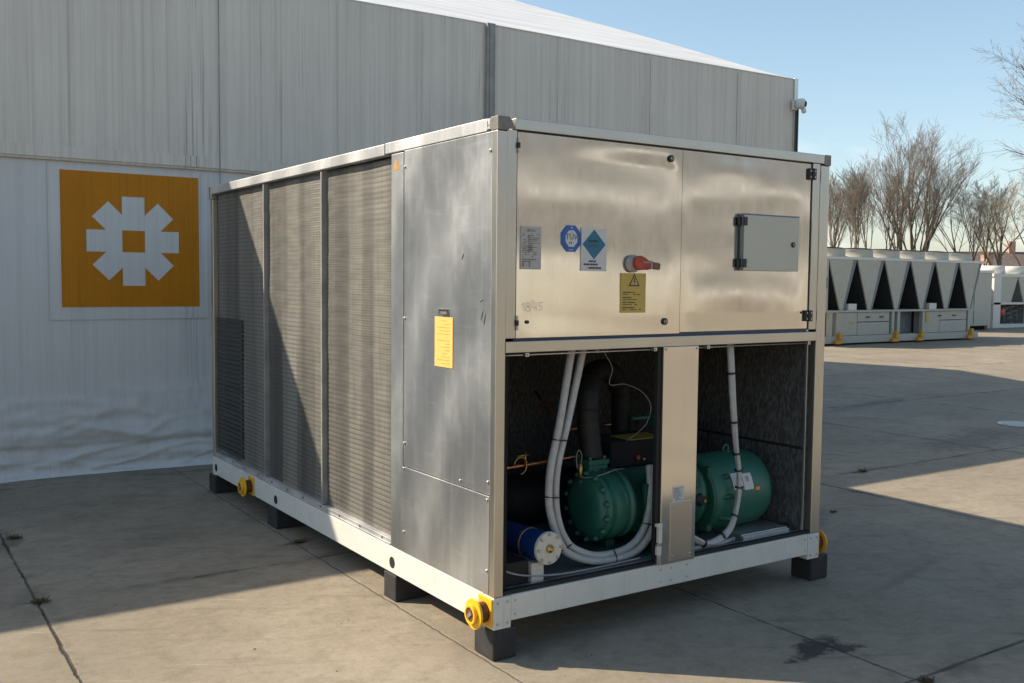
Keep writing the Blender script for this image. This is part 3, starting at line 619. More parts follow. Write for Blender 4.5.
# main switch handle
b = MB(); T = Matrix.Translation((0.772, 0.006, 1.781)) @ rotx_to((0, -1, 0)); b.lathe([(0, 0.042), (0.014, 0.042), (0.020, 0.036), (0.022, 0.02)], T, 24); SW = P(b, 'switch_base', 'handle_grey')
b = MB(); pts = []; ang = -0.13
c0 = Vector((0.790, 0, 1.785)); d = Vector((math.cos(ang), 0, math.sin(ang)))
up_ = Vector((-d.z, 0, d.x))
prof = [(-0.032, 0.018), (-0.020, 0.030), (0.0, 0.035), (0.025, 0.030), (0.045, 0.020), (0.066, 0.016)]
poly = [(c0.x + d.x * a + up_.x * r, c0.z + d.z * a + up_.z * r) for a, r in prof] + [(c0.x + d.x * a - up_.x * r, c0.z + d.z * a - up_.z * r) for a, r in prof[::-1]]
b.prism(poly, -0.042, -0.016, FR); P(b, 'switch_lever', 'red', 0.006, SW)
prof = [(0.0695, 0.016), (0.11, 0.017), (0.126, 0.015)]
poly = [(c0.x + d.x * a + up_.x * r, c0.z + d.z * a + up_.z * r) for a, r in prof] + [(c0.x + d.x * a - up_.x * r, c0.z + d.z * a - up_.z * r) for a, r in prof[::-1]]
b = MB(); b.prism(poly, -0.040, -0.018, FR); P(b, 'switch_grip', 'red_grey', 0.005, SW)
b = MB(); b.box(0.850, 0.858, -0.0455, -0.014, 1.756, 1.796); b.box(0.800, 0.850, -0.0445, -0.0425, 1.785, 1.790); P(b, 'switch_clip', 'handle_grey', 0.001, SW)

# ---- left side: service panel, column, coils
b = MB(); b.box(0.004, 0.020, 0.048, 0.872, 0.742, 2.343); LP = P(b, 'side_panel', 'galv', 0.003)
b = MB(); b.box(0.000, 0.020, 0.048, 0.872, 0.293, 0.738); P(b, 'side_panel', 'galv', 0.003)
b = MB(); b.box(0.0215, 0.05, 0.044, 0.878, 0.293, 2.344); P(b, 'panel_frame', 'galv_light')
b = MB(); b.box(0.001, 0.045, 0.879, 1.010, 0.293, 2.337); P(b, 'side_column', 'galv', 0.003)
b = MB(); b.box(0.001, 0.0038, 0.408, 0.513, 1.529, 1.560); b.m(1).box(-0.001, 0.0009, 0.416, 0.505, 1.534, 1.556); b.m(0).box(-0.010, -0.0012, 0.418, 0.48, 1.534, 1.546); P(b, 'flush_handle', ['steel_small', 'void'], 0, LP)
b = MB(); b.box(0.0005, 0.0038, 0.375, 0.545, 1.282, 1.520); b.m(1); 
for k in range(14): 
    rr = random.Random(k + 50); b.box(-0.0001, 0.0004, 0.40 if k % 5 else 0.43, 0.44 + rr.random() * 0.085, 1.50 - k * 0.0155, 1.5035 - k * 0.0155)
P(b, 'instruction_label', ['label_sun', 'ink_ochre'])
b = MB(); b.prism([(0.925, 2.255), (0.985, 2.255), (0.955, 2.310)], -0.0005, 0.0008, lambda u, v, d: (d, u, v)); P(b, 'warning_triangle', 'orange_sticker')
b = []
for y, z in ((0.06, 2.26), (0.86, 2.26), (0.86, 1.5), (0.06, 0.80), (0.06, 0.72), (0.86, 0.86), (0.86, 0.73), (0.86, 0.40), (0.06, 0.40), (0.3, 0.765)):
    b.append(MB().lathe([(0, 0.007), (0.004, 0.007), (0.006, 0.004)], Matrix.Translation((0.003 if z > .74 else -0.0005, y, z)) @ rotx_to((-1, 0, 0)), 8))
each(b, 'screw', 'steel_small')
# dark scuffs on the sheet
b = MB()
for (y, z, l_, a) in ((0.13, 1.52, 0.05, 1.2), (0.30, 1.79, 0.035, 1.0), (0.105, 1.50, 0.06, 1.35), (0.14, 1.60, 0.03, 0.4)):
    b = MB(); b.tube([(0.0036, y, z), (0.0034, y - math.cos(a) * l_ * .5, z + math.sin(a) * l_ * .5), (0.0036, y - math.cos(a) * l_, z + math.sin(a) * l_)], [0.002, 0.004, 0.001], 5); P(b, 'scuff_mark', 'ink_faint', 0, LP)
def coil(y0, y1, z0, z1, seed):
    rows = int((z1 - z0) / 0.0285); vs = []; NY = 48
    prof = []
    for i in range(rows):
        z = z0 + (z1 - z0) * i / rows; h = (z1 - z0) / rows
        prof += [(z, 0.0), (z + h * 0.25, 0.0012), (z + h * 0.65, 0.0013), (z + h * 0.90, 0.0)]
    prof.append((z1, 0.0))
    for j in range(NY + 1):
        y = y0 + (y1 - y0) * j / NY
        for z, d in prof:
            wob = 0.004 * nz(y * 2.3, z * 1.9, seed) + 0.0025 * nz(y * 9, z * 14, seed)
            vs.append((0.040 - d * (0.55 + 0.6 * abs(nz(y * 1.7, z * 0.8, seed + 3))) + wob, y, z + 0.006 * nz(y * 1.5, z, seed)))
    n = len(prof); fs = [(j * n + i, j * n + i + 1, (j + 1) * n + i + 1, (j + 1) * n + i) for j in range(NY) for i in range(n - 1)]
    return MB().add(vs, fs)
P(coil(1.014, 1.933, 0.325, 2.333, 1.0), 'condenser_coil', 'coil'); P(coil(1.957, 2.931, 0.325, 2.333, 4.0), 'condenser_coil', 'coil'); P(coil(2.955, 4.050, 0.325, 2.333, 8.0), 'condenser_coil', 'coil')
for y in (1.945, 2.943):
    b = MB(); b.box(0.006, 0.05, y - 0.008, y + 0.008, 0.328, 2.337); P(b, 'coil_divider', 'zinc_dull', 0.002)
b = MB(); b.box(0.006, 0.05, 1.013, 4.055, 0.293, 0.324); b.box(0.0, 0.0055, 1.02, 4.05, 0.2935, 0.302); P(b, 'coil_ledge', 'galv_light', 0.002)
each([MB().lathe([(0, 0.006), (0.004, 0.006)], Matrix.Translation((0.006, 1.12 + k * 0.28, 0.312)) @ rotx_to((-1, 0, 0)), 8) for k in range(11)], 'ledge_bolt', 'rust')
# a dark torn patch of fins low at the far end
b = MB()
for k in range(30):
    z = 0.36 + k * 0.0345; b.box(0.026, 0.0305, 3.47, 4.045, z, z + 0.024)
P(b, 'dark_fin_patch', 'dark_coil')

# ---- open compartment lining
b = MB(); b.box(0.046, 0.058, 0.06, 1.23, 0.286, 1.376); P(b, 'acoustic_lining', 'felt')
b = MB(); b.box(2.095, 2.117, 0.044, 1.19, 0.775, 1.376); b.box(2.090, 2.117, 0.044, 1.19, 0.286, 0.760); b.m(1).box(2.088, 2.116, 0.046, 1.18, 0.7605, 0.7745); P(b, 'acoustic_lining', ['felt', 'void'])
b = MB(); b.box(0.06, 2.094, 1.20, 1.23, 0.286, 1.42); P(b, 'acoustic_lining', 'felt')
b = MB(); b.box(0.06, 2.094, 0.05, 1.199, 1.40, 1.426); P(b, 'compartment_ceiling', 'felt')
b = MB(); b.box(0.115, 2.089, 0.076, 1.199, 0.2845, 0.2915); P(b, 'drip_tray', 'far_shade')
P(MB().box(0.052, 0.100, 0.0525, 0.062, 0.31, 1.376), 'door_jamb', 'void'); P(MB().box(2.080, 2.086, 0.030, 0.042, 0.31, 1.376), 'seal_rail', 'galv')
# clips under the mid rail
for x in (0.165, 0.925, 1.285, 2.055):
    b = MB(); b.box(x - 0.010, x + 0.010, -0.004, 0.02, 1.358, 1.3755); b.m(1).box(x - 0.003, x + 0.003, -0.0055, -0.0041, 1.363, 1.369); P(b, 'rail_clip', ['steel_frame', 'black'], 0.001)
b = MB(); b.tube([(0.06, 0.03, 1.364), (2.08, 0.03, 1.364)], 0.004, 6); P(b, 'rail_rod', 'steel_small')
# centre post
b = MB(); b.box(0.977, 1.214, -0.006, 0.032, 0.287, 1.376); CP = P(b, 'centre_post', 'steel', 0.003)
b = MB(); b.box(0.955, 0.9765, 0.010, 0.036, 0.300, 1.376); P(b, 'post_seal', 'black_matte', 0.002, CP)
b = MB(); b.box(1.040, 1.186, -0.0105, -0.0062, 0.300, 0.595); P(b, 'cover_plate', 'steel_frame', 0.001, CP)
b = MB(); b.box(1.054, 1.131, -0.0085, -0.0062, 0.598, 0.673); b.m(1); bars(b, 1.058, 1.127, 0.602, 0.669, 9, 41, 0.4, -0.0086, 0.9); P(b, 'post_label', ['label_white', 'ink_faint'], 0, CP)
b = []
for x, z in ((1.052, 0.325), (1.172, 0.325), (1.052, 0.575), (0.99, 1.365), (1.20, 1.365)): b.append(MB().lathe([(0, 0.006), (0.004, 0.006), (0.005, 0.003)], Matrix.Translation((x, -0.0106 if z < 0.6 else -0.006, z)) @ rotx_to((0, -1, 0)), 8))
each(b, 'screw', 'steel_small', CP)
b = MB(); b.box(0.952, 0.976, -0.022, -0.004, 0.405, 0.500); b.box(0.940, 0.976, -0.024, -0.003, 0.488, 0.503); b.box(0.946, 0.974, -0.020, -0.004, 0.345, 0.390); b.m(1).box(0.948, 0.972, -0.018, -0.004, 0.3905, 0.404); b.box(0.950, 0.974, -0.018, -0.004, 0.300, 0.344); P(b, 'toggle_latch', ['cap_white', 'steel_small'], 0.002, CP)
# ---- compressor
AY, AZ_ = 0.345, 0.540
def AX(x): return Matrix.Translation((x, AY, AZ_))
b = MB()
b.lathe([(0.0, 0.02), (0.002, 0.085), (0.008, 0.124), (0.022, 0.148), (0.042, 0.160), (0.043, 0.180), (0.070, 0.180), (0.071, 0.168), (0.10, 0.178), (0.14, 0.181), (0.175, 0.176), (0.195, 0.162), (0.196, 0.180), (0.22, 0.180), (0.221, 0.168), (0.50, 0.165), (0.68, 0.160), (0.681, 0.185), (0.72, 0.185)], AX(0.752), 48)
CO = P(b, 'compressor', 'green')
b = []
for k in range(14):
    a = 2 * PI * k / 14 + 0.2; T = Matrix.Translation((0.795, AY + 0.170 * math.cos(a), AZ_ + 0.170 * math.sin(a))) @ rotx_to((-1, 0, 0))
    b.append(MB().lathe([(0, 0.016), (0.014, 0.016), (0.015, 0.011), (0.024, 0.011), (0.026, 0.007)], T, 6))
each(b, 'flange_bolt', 'green', CO)
b = MB(); b.box(1.10, 1.40, 0.16, 0.50, 0.60, 0.69); b.box(1.03, 1.06, 0.165, 0.20, 0.46, 0.66); b.box(1.12, 1.33, 0.18, 0.21, 0.47, 0.59); P(b, 'rib_casting', 'green_dark', 0.008, CO)
b = MB(); b.box(0.80, 1.02, 0.25, 0.42, 0.2925, 0.325); b.box(0.88, 0.93, 0.29, 0.38, 0.325, 0.36); b.box(1.08, 1.13, 0.16, 0.48, 0.2925, 0.38); b.box(1.03, 1.19, 0.14, 0.50, 0.2922, 0.302); P(b, 'mounting_foot', 'green_dark', 0.004, CO)
b = MB(); fx, fy = 0.850, 0.39
b.box(fx - 0.066, fx + 0.066, fy - 0.066, fy + 0.066, 0.752, 0.778); b.box(fx - 0.06, fx + 0.06, fy - 0.06, fy + 0.06, 0.726, 0.7495); b.tube([(fx, fy, 0.66), (fx, fy, 0.726)], 0.052, 20)
for sx_ in (-1, 1):
    for sy_ in (-1, 1): b.tube([(fx + sx_ * 0.047, fy + sy_ * 0.047, 0.708), (fx + sx_ * 0.047, fy + sy_ * 0.047, 0.795)], 0.010, 6)
P(b, 'suction_flange', 'green', 0.003, CO)
# motor
b = MB(); b.lathe([(0, 0.155), (0.005, 0.20), (0.03, 0.212), (0.30, 0.216), (0.40, 0.213), (0.435, 0.200), (0.465, 0.172), (0.482, 0.13), (0.489, 0.06), (0.490, 0.01)], Matrix.Translation((1.495, 0.325, 0.53)), 56); MO = P(b, 'motor', 'green')
b = MB(); T = Matrix.Translation((1.75, 0.31, 0.747)); b.tube([(1.75 + 0.020 * math.cos(a), 0.31, 0.760 + 0.022 * math.sin(a)) for a in [k * PI / 8 for k in range(17)]], 0.006, 8, False); b.tube([(1.78, 0.30, 0.728), (1.75, 0.31, 0.747)], 0.014, 10); P(b, 'lifting_eye', 'green', 0, MO)
def arc_label(b, x0, x1, a0, a1, r, ax, n=8):
    vs = []; 
    for i in range(n + 1):
        a = a0 + (a1 - a0) * i / n
        for x in (x0, x1): vs.append((x, ax[0] - r * math.cos(a), ax[1] + r * math.sin(a)))
    b.add(vs, [(2 * i, 2 * i + 1, 2 * i + 3, 2 * i + 2) for i in range(n)], True)
b = MB(); arc_label(b, 1.615, 1.692, 0.20, 0.62, 0.2185, (0.325, 0.53)); arc_label(b, 1.696, 1.768, 0.16, 0.58, 0.2185, (0.325, 0.53)); b.m(1)
for k in range(7): arc_label(b, 1.622, 1.65 + 0.03 * ((k * 37) % 10) / 10, 0.24 + k * 0.05, 0.255 + k * 0.05, 0.2200, (0.325, 0.53), 2)
arc_label(b, 1.718, 1.743, 0.36, 0.50, 0.2200, (0.325, 0.53), 3)
P(b, 'motor_label', ['label_white', 'handle_grey'], 0, MO)
b = MB(); arc_label(b, 1.782, 1.815, 0.12, 0.20, 0.2185, (0.325, 0.53), 3); P(b, 'orange_mark', 'orange_sticker', 0, MO)
b = MB(); b.box(1.475, 1.51, 0.17, 0.48, 0.35, 0.42); b.box(1.475, 1.51, 0.17, 0.48, 0.65, 0.70); b.lathe([(0, 0.205), (0.02, 0.205), (0.021, 0.185), (0.03, 0.185)], Matrix.Translation((1.476, 0.325, 0.52)), 40)
for a in (0.6, 0.1, -0.5): b.tube([(1.535, 0.325 - 0.20 * math.cos(a), 0.52 + 0.20 * math.sin(a)), (1.60, 0.325 - 0.225 * math.cos(a), 0.52 + 0.225 * math.sin(a))], 0.016, 6)
P(b, 'coupling_housing', 'green_dark', 0.003, CO)
b = MB(); b.lathe([(0, 0.035), (0.03, 0.035), (0.031, 0.025), (0.05, 0.025)], Matrix.Translation((1.43, 0.20, 0.53)) @ rotx_to((0, -1, 0)), 16); b.m(1).lathe([(0.051, 0.009), (0.06, 0.009)], Matrix.Translation((1.43, 0.20, 0.53)) @ rotx_to((0, -1, 0)), 10); P(b, 'coupling_guard', ['black', 'brass'], 0, CO)
b = MB(); b.box(1.66, 2.03, 0.092, 0.40, 0.2925, 0.325); b.box(1.66, 2.03, 0.078, 0.0915, 0.2925, 0.318); b.m(1).box(2.032, 2.075, 0.12, 0.16, 0.2925, 0.325); P(b, 'base_plate', ['galv', 'black'], 0.003)
# terminal / oil control box with warning sticker and red button
b = MB(); b.box(1.02, 1.44, 0.44, 0.72, 0.695, 0.833); BX = P(b, 'terminal_box', 'void', 0.006)
b = MB(); b.box(1.16, 1.42, 0.45, 0.62, 0.8345, 0.837); P(b, 'yellow_sticker', 'label_yellow', 0, BX)
b = MB(); b.lathe([(0, 0.014), (0.012, 0.014), (0.015, 0.009)], Matrix.Translation((1.205, 0.4395, 0.740)) @ rotx_to((0, -1, 0)), 14); P(b, 'red_button', 'red', 0, BX)
b = MB(); b.lathe([(0, 0.009), (0.008, 0.009), (0.010, 0.005)], Matrix.Translation((1.252, 0.4395, 0.727)) @ rotx_to((0, -1, 0)), 12); P(b, 'indicator_lamp', 'brass', 0, BX)
# insulated suction pipe
b = MB()
path = spline([(0.850, 0.39, 0.778), (0.832, 0.40, 0.96), (0.828, 0.40, 1.05), (0.865, 0.44, 1.14), (0.965, 0.54, 1.20), (1.13, 0.64, 1.205), (1.28, 0.73, 1.15), (1.36, 0.77, 1.04), (1.375, 0.78, 0.9), (1.375, 0.78, 0.72)], 8)
b.tube(path, [0.057 + 0.0015 * math.sin(i * 1.9) for i in range(len(path))], 20); PI_ = P(b, 'suction_pipe', 'insulation')
for i in (14, 26, 40, 52):
    d = (path[i + 1] - path[i]).normalized(); b = MB(); b.tube([path[i] - d * 0.006, path[i] + d * 0.006], 0.0602, 20); P(b, 'insulation_tape', 'black_matte', 0, PI_)
# conduits
def ties(path, ids, r, parent):
    for i in ids:
        d = (path[i + 1] - path[i]).normalized(); b = MB(); b.tube([path[i] - d * 0.005, path[i] + d * 0.005], r, 14); P(b, 'cable_tie', 'black', 0, parent)
c1 = [(0.530, 0.14, 1.398), (0.513, 0.14, 1.330), (0.457, 0.14, 1.033), (0.406, 0.14, 0.817), (0.396, 0.14, 0.654), (0.424, 0.14, 0.535), (0.466, 0.14, 0.441), (0.521, 0.14, 0.381), (0.667, 0.14, 0.322), (0.853, 0.14, 0.312), (0.977, 0.14, 0.345), (1.055, 0.14, 0.430), (1.071, 0.14, 0.521), (1.068, 0.145, 0.63), (1.10, 0.18, 0.75)]
c2 = [(0.610, 0.16, 1.398), (0.596, 0.16, 1.330), (0.519, 0.16, 1.026), (0.460, 0.16, 0.808), (0.451, 0.16, 0.643), (0.476, 0.16, 0.523), (0.517, 0.16, 0.444), (0.566, 0.16, 0.396), (0.692, 0.16, 0.342), (0.852, 0.165, 0.335), (0.957, 0.165, 0.368), (1.023, 0.165, 0.437), (1.050, 0.165, 0.519), (1.062, 0.17, 0.627), (1.08, 0.20, 0.75)]
k1 = spline(c1, 8); k2 = spline(c2, 8)
cd = P(MB().tube(k1, 0.0185, 14).m(0), 'grey_conduit', 'conduit'); cd2 = P(MB().tube(k2, 0.0185, 14), 'grey_conduit', 'conduit')
mid = [(a + c) / 2 for a, c in zip(k1, k2)]
for i in (19, 31, 52, 70, 90):
    d = (mid[i + 1] - mid[i]).normalized(); b = MB(); off = (k2[i] - k1[i]); 
    ring = [k1[i] + off * 0.5 + (off.normalized() * math.cos(a) * (off.length / 2 + 0.0205) + d.cross(off.normalized()) * math.sin(a) * 0.0215) for a in [k * PI / 10 for k in range(21)]]
    b.tube(ring, 0.0035, 6, False); P(b, 'cable_tie', 'black', 0, cd)
c3 = [(1.505, 0.07, 1.398), (1.511, 0.068, 1.33), (1.533, 0.065, 1.083), (1.567, 0.065, 0.843), (1.595, 0.065, 0.711), (1.602, 0.065, 0.563), (1.561, 0.065, 0.419), (1.486, 0.068, 0.350), (1.385, 0.075, 0.324), (1.30, 0.09, 0.355), (1.22, 0.12, 0.42)]
k3 = spline(c3, 8); c3o = P(MB().tube(k3, 0.0145, 12), 'grey_conduit', 'conduit'); k4 = [p + Vector((0.009 * math.sin(i * 0.13), -0.009, 0.009 * math.cos(i * 0.17))) for i, p in enumerate(k3)]
P(MB().tube(k4, 0.0105, 10), 'grey_conduit', 'conduit'); ties(k3, (12, 20, 27, 33, 38, 46, 56, 66), 0.0235, c3o)
# blue filter drier
bd = Vector((-0.05, 1, -0.03)).normalized(); T = Matrix.Translation((0.345, 0.06, 0.450)) @ rotx_to(bd)
b = MB(); b.lathe([(0.018, 0.068), (0.03, 0.072), (0.55, 0.072), (0.60, 0.05)], T, 32); FD = P(b, 'filter_drier', 'blue')
b = MB(); b.lathe([(0.0, 0.076), (0.016, 0.078), (0.0175, 0.078)], T, 32); P(b, 'end_plate', 'cap_white', 0.002, FD)
b = []
for k in range(8):
    a = k * PI / 4; Tk = T @ Matrix.Translation((-0.001, 0.066 * math.cos(a), 0.066 * math.sin(a))) @ rotx_to((-1, 0, 0)); b.append(MB().lathe([(0, 0.007), (0.007, 0.007), (0.008, 0.004)], Tk, 6))
each(b, 'plate_bolt', 'steel_small', FD)
b = MB(); b.lathe([(-0.001, 0.020), (-0.012, 0.018), (-0.014, 0.008), (-0.028, 0.008)], T, 12); P(b, 'drain_plug', 'brass', 0, FD)
b = MB(); b.lathe([(0.14, 0.0735), (0.165, 0.0735)], T, 28); b.tube([T @ Vector((0.15, -0.075, 0.02)), T @ Vector((0.15, -0.085, -0.05))], 0.006, 6); P(b, 'clamp_band', 'steel_small', 0, FD)
b = MB(); b.box(0.262, 0.332, 0.085, 0.13, 0.292, 0.385); P(b, 'pipe_bracket', 'cap_white', 0.002)
b = MB(); b.box(0.075, 0.255, 0.10, 0.42, 0.2925, 0.40); P(b, 'vibration_pad', 'black_matte', 0.004)
# copper lines and small valves
cp = P(MB().tube(spline([(0.06, 0.66, 0.712), (0.4, 0.62, 0.722), (0.80, 0.60, 0.742), (1.02, 0.62, 0.75)], 4), 0.011, 10), 'copper_line', 'copper')
b = MB(); b.tube([(0.575, 0.60, 0.715), (0.575, 0.60, 0.80)], 0.007, 8); b.tube([(0.52, 0.60, 0.782), (0.60, 0.60, 0.786)], 0.006, 8); b.tube([(0.535 + 0.04 * math.cos(a), 0.585, 0.735 + 0.045 * math.sin(a)) for a in [k * PI / 8 for k in range(-4, 9)]], 0.0045, 6); P(b, 'valve', 'brass', 0, cp)
P(MB().tube([(0.72, 0.72, 1.1), (0.70, 0.62, 1.05), (0.585, 0.26, 0.985)], 0.009, 8), 'copper_line', 'copper')
P(MB().tube(spline([(0.98, 0.9, 0.83), (1.2, 0.92, 0.84), (1.6, 0.9, 0.85)], 4), 0.011, 8), 'copper_line', 'copper')
P(MB().tube([(1.665, 0.75, 1.40), (1.665, 0.75, 0.80)], 0.018, 10), 'copper_line', 'copper')
P(MB().tube([(1.40, 0.35, 1.39), (1.405, 0.35, 0.76)], 0.022, 10), 'copper_line', 'rust')
P(MB().tube(spline([(0.87, 0.35, 1.39), (0.885, 0.34, 1.33), (0.93, 0.33, 1.25), (0.915, 0.33, 1.165), (1.02, 0.33, 1.16), (1.14, 0.33, 1.11), (1.20, 0.33, 1.03), (1.17, 0.34, 0.93), (1.11, 0.42, 0.84)], 6), 0.0024, 6), 'sensor_wire', 'handle_grey')
b = MB(); b.box(0.83, 0.84, 0.33, 0.35, 1.33, 1.385); b.m(1).box(0.89, 0.903, 0.33, 0.35, 1.33, 1.385); P(b, 'wire_gland', ['label_white', 'brass'])
P(MB().tube(spline([(0.735, 0.36, 0.735), (0.72, 0.35, 0.80), (0.735, 0.35, 0.835), (0.755, 0.35, 0.80), (0.748, 0.35, 0.70), (0.80, 0.27, 0.71), (0.90, 0.25, 0.735), (1.0, 0.3, 0.72)], 6), 0.0022, 6), 'sensor_wire', 'handle_grey')
P(MB().tube([(0.748, 0.352, 0.69), (0.748, 0.352, 0.765)], 0.012, 8), 'gauge_fitting', 'brass')
P(MB().tube(spline([(0.06, 0.10, 0.40), (0.20, 0.09, 0.34), (0.42, 0.085, 0.31), (0.7, 0.10, 0.30), (0.93, 0.09, 0.31)], 6), 0.005, 8), 'sensor_wire', 'handle_grey')
P(MB().tube([(1.25, 0.095, 0.302), (1.50, 0.09, 0.302), (1.63, 0.12, 0.303)], 0.012, 8), 'grey_conduit', 'conduit')
b = MB(); b.lathe([(0, 0.05), (0.03, 0.10), (0.08, 0.14), (0.9, 0.15), (0.98, 0.10)], Matrix.Translation((0.62, 1.00, 0.45)), 32); P(b, 'oil_separator', 'black_matte')
b = MB(); b.box(1.44, 1.52, 0.55, 0.62, 0.86, 0.94); b.tube([(1.30, 0.6, 0.925), (1.50, 0.6, 0.925)], 0.012, 8); P(b, 'teal_valve', 'green')
# ---- lifting lugs
def lug(x, y, z, s):
    b = MB(); b.box(*( (x - 0.010, x - 0.0005) if s < 0 else (x + 0.0005, x + 0.010)), y - 0.058, y + 0.052, z - 0.060, z + 0.068)
    T = Matrix.Translation((x + s * 0.010, y, z)) @ rotx_to((s, 0, 0)); ym = 'yellow' if s < 0 else 'orange_paint'; o = P(b, 'lifting_lug', ym, 0.002)  # right-side lugs get a darker yellow, their shade put into the colour
    b = MB(); b.lathe([(0, 0.046), (0.048, 0.046)], T, 24); P(b, 'lug_pipe', 'rust', 0, o)
    b = MB(); b.lathe([(0.0482, 0.068), (0.060, 0.068)], T, 32); b.lathe([(0.0605, 0.044), (0.078, 0.044), (0.0785, 0.033), (0.062, 0.033)], T, 24); P(b, 'lug_collar', ym, 0.001, o)
    b = MB(); b.lathe([(0.0625, 0.0325), (0.0735, 0.0325)], T, 20); P(b, 'lug_bore', 'rust', 0, o)
    b = MB(); b.box(0.0745, 0.079, -0.024, 0.018, -0.008, 0.008, T @ Matrix.Rotation(0.7, 4, 'X')); P(b, 'lug_pin', 'steel_small', 0, o)
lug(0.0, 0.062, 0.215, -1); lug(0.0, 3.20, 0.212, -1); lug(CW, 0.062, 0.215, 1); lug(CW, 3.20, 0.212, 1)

# ------------------------------------------------------------------ support blocks
def block(x0, x1, y0, y1, label):
    b = MB(); b.box(x0, x1, y0, y1, 0.001, 0.1415); o = b.build('support_block', 'block', None, 0.008, ((x0 + x1) / 2, (y0 + y1) / 2, 0.001)); tag(o, label, 'block', 'black blocks under the chiller')
block(0.0, 0.125, 0.002, 0.165, 'black block under the near front corner, below the big yellow lug')
block(0.002, 0.30, 0.955, 1.095, 'black block under the long side beam, second from the near corner')
block(0.005, 0.30, 2.72, 2.90, 'black block under the long side beam, between the second block and the rear corner')
block(-0.01, 0.28, 4.02, 4.19, 'black block under the rear corner beside the white tarpaulin')
block(2.165, 2.312, 0.030, 0.175, 'black block under the right front corner, jutting past the frame')
block(1.90, 2.19, 2.70, 2.88, 'black block under the far side of the chiller, mid length'); block(1.90, 2.19, 4.0, 4.12, 'black block under the far rear corner of the chiller')

# ------------------------------------------------------------------ security camera on the hall corner
sc_ = thing('security_camera', (8.20, 5.35, 4.10), 'white dome security camera on the upper hall corner', 'camera')
b = MB(); b.box(8.10, 8.17, 5.305, 5.351, 3.99, 4.12); b.tube([(8.135, 5.305, 4.06), (8.15, 5.26, 4.06)], 0.028, 12); b.build('bracket', 'far_white', sc_, 0.004)
T = Matrix.Translation((8.15, 5.235, 4.06)) @ rotx_to((0.55, -0.8, -0.12))
b = MB(); b.lathe([(-0.07, 0.012), (-0.065, 0.038), (-0.048, 0.060), (0.0, 0.071), (0.038, 0.067), (0.052, 0.054)], T, 24); b.build('housing', 'far_white', sc_)
b = MB(); b.lathe([(0.053, 0.040), (0.066, 0.037), (0.074, 0.02)], T, 20); b.build('lens', 'black', sc_)
b = MB(); b.lathe([(0, 0.030), (0.04, 0.033), (0.056, 0.02)], Matrix.Translation((8.185, 5.225, 3.995)) @ rotx_to((0.1, -0.3, -1)), 16); b.build('lower_dome', 'far_white', sc_)
b = MB(); b.box(8.205, 8.217, 5.325, 5.3535, 3.2, 4.02); b.build('cable', 'ink', sc_)

# ------------------------------------------------------------------ background chiller with V coils
VY = 14.9
V1 = thing('dry_cooler', (24.5, VY, 0), 'long grey air-cooled chiller with row of V-shaped coil panels and yellow lifting feet', 'chiller')
def Q(mb, name, m_, par=V1, bevel=0.0): return mb.build(name, m_, par, bevel)
VX = [21.64 + 1.303 * k for k in range(6)]
b = MB(); b.box(20.0, 28.75, VY, VY + 2.2, 0.05, 0.25); Q(b, 'base_frame', 'far_paint', V1, 0.01)
b = MB(); b.box(20.0, 28.80, VY - 0.03, VY + 2.2, 0.90, 0.955); Q(b, 'mid_deck', 'far_paint', V1)
b = MB(); b.box(21.0, 28.5, VY + 0.45, VY + 1.9, 0.26, 0.89); Q(b, 'inner_body', 'dark_coil', V1)
for (x0, x1, hs, yl) in ((21.55, 23.95, (22.9, 23.55), (22.15,)), (25.75, 28.05, (26.55, 27.35), ())):
    b = MB(); xm = x0 + (x1 - x0) * 0.36
    b.box(x0, xm - 0.01, VY + 0.02, VY + 0.40, 0.26, 0.89); b.box(xm + 0.01, x1, VY + 0.02, VY + 0.40, 0.26, 0.61); b.box(xm + 0.01, x1, VY + 0.022, VY + 0.40, 0.63, 0.89); cab = Q(b, 'cabinet', 'far_paint', V1, 0.006)
    for h in hs: Q(MB().box(h - 0.09, h + 0.09, VY - 0.005, VY + 0.018, 0.74, 0.775), 'handle', 'black', cab)
    for h in yl: Q(MB().box(h - 0.10, h + 0.10, VY + 0.012, VY + 0.0195, 0.58, 0.63), 'yellow_label', 'label_yellow', cab)
for x in (21.12, 21.42, 24.05, 24.33, 25.62, 28.12): Q(MB().box(x, x + 0.13, VY, VY + 0.12, 0.25, 0.90), 'post', 'far_paint', V1)
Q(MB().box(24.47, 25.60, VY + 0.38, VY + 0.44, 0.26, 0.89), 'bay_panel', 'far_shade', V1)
Q(MB().box(25.80, 25.95, VY - 0.008, VY + 0.018, 0.58, 0.86), 'yellow_label', 'label_yellow', V1)
Q(MB().box(28.15, 28.30, VY + 0.1, VY + 0.25, 0.45, 0.5), 'pipe_stub', 'far_white', V1)
for x in (21.48, 24.17, 25.46, 28.20):
    b = MB(); b.box(x - 0.17, x + 0.12, VY - 0.10, VY - 0.002, 0.04, 0.14); b.box(x - 0.02, x + 0.12, VY - 0.11, VY - 0.003, 0.141, 0.34); Q(b, 'lifting_foot', 'orange_paint', V1, 0.01)
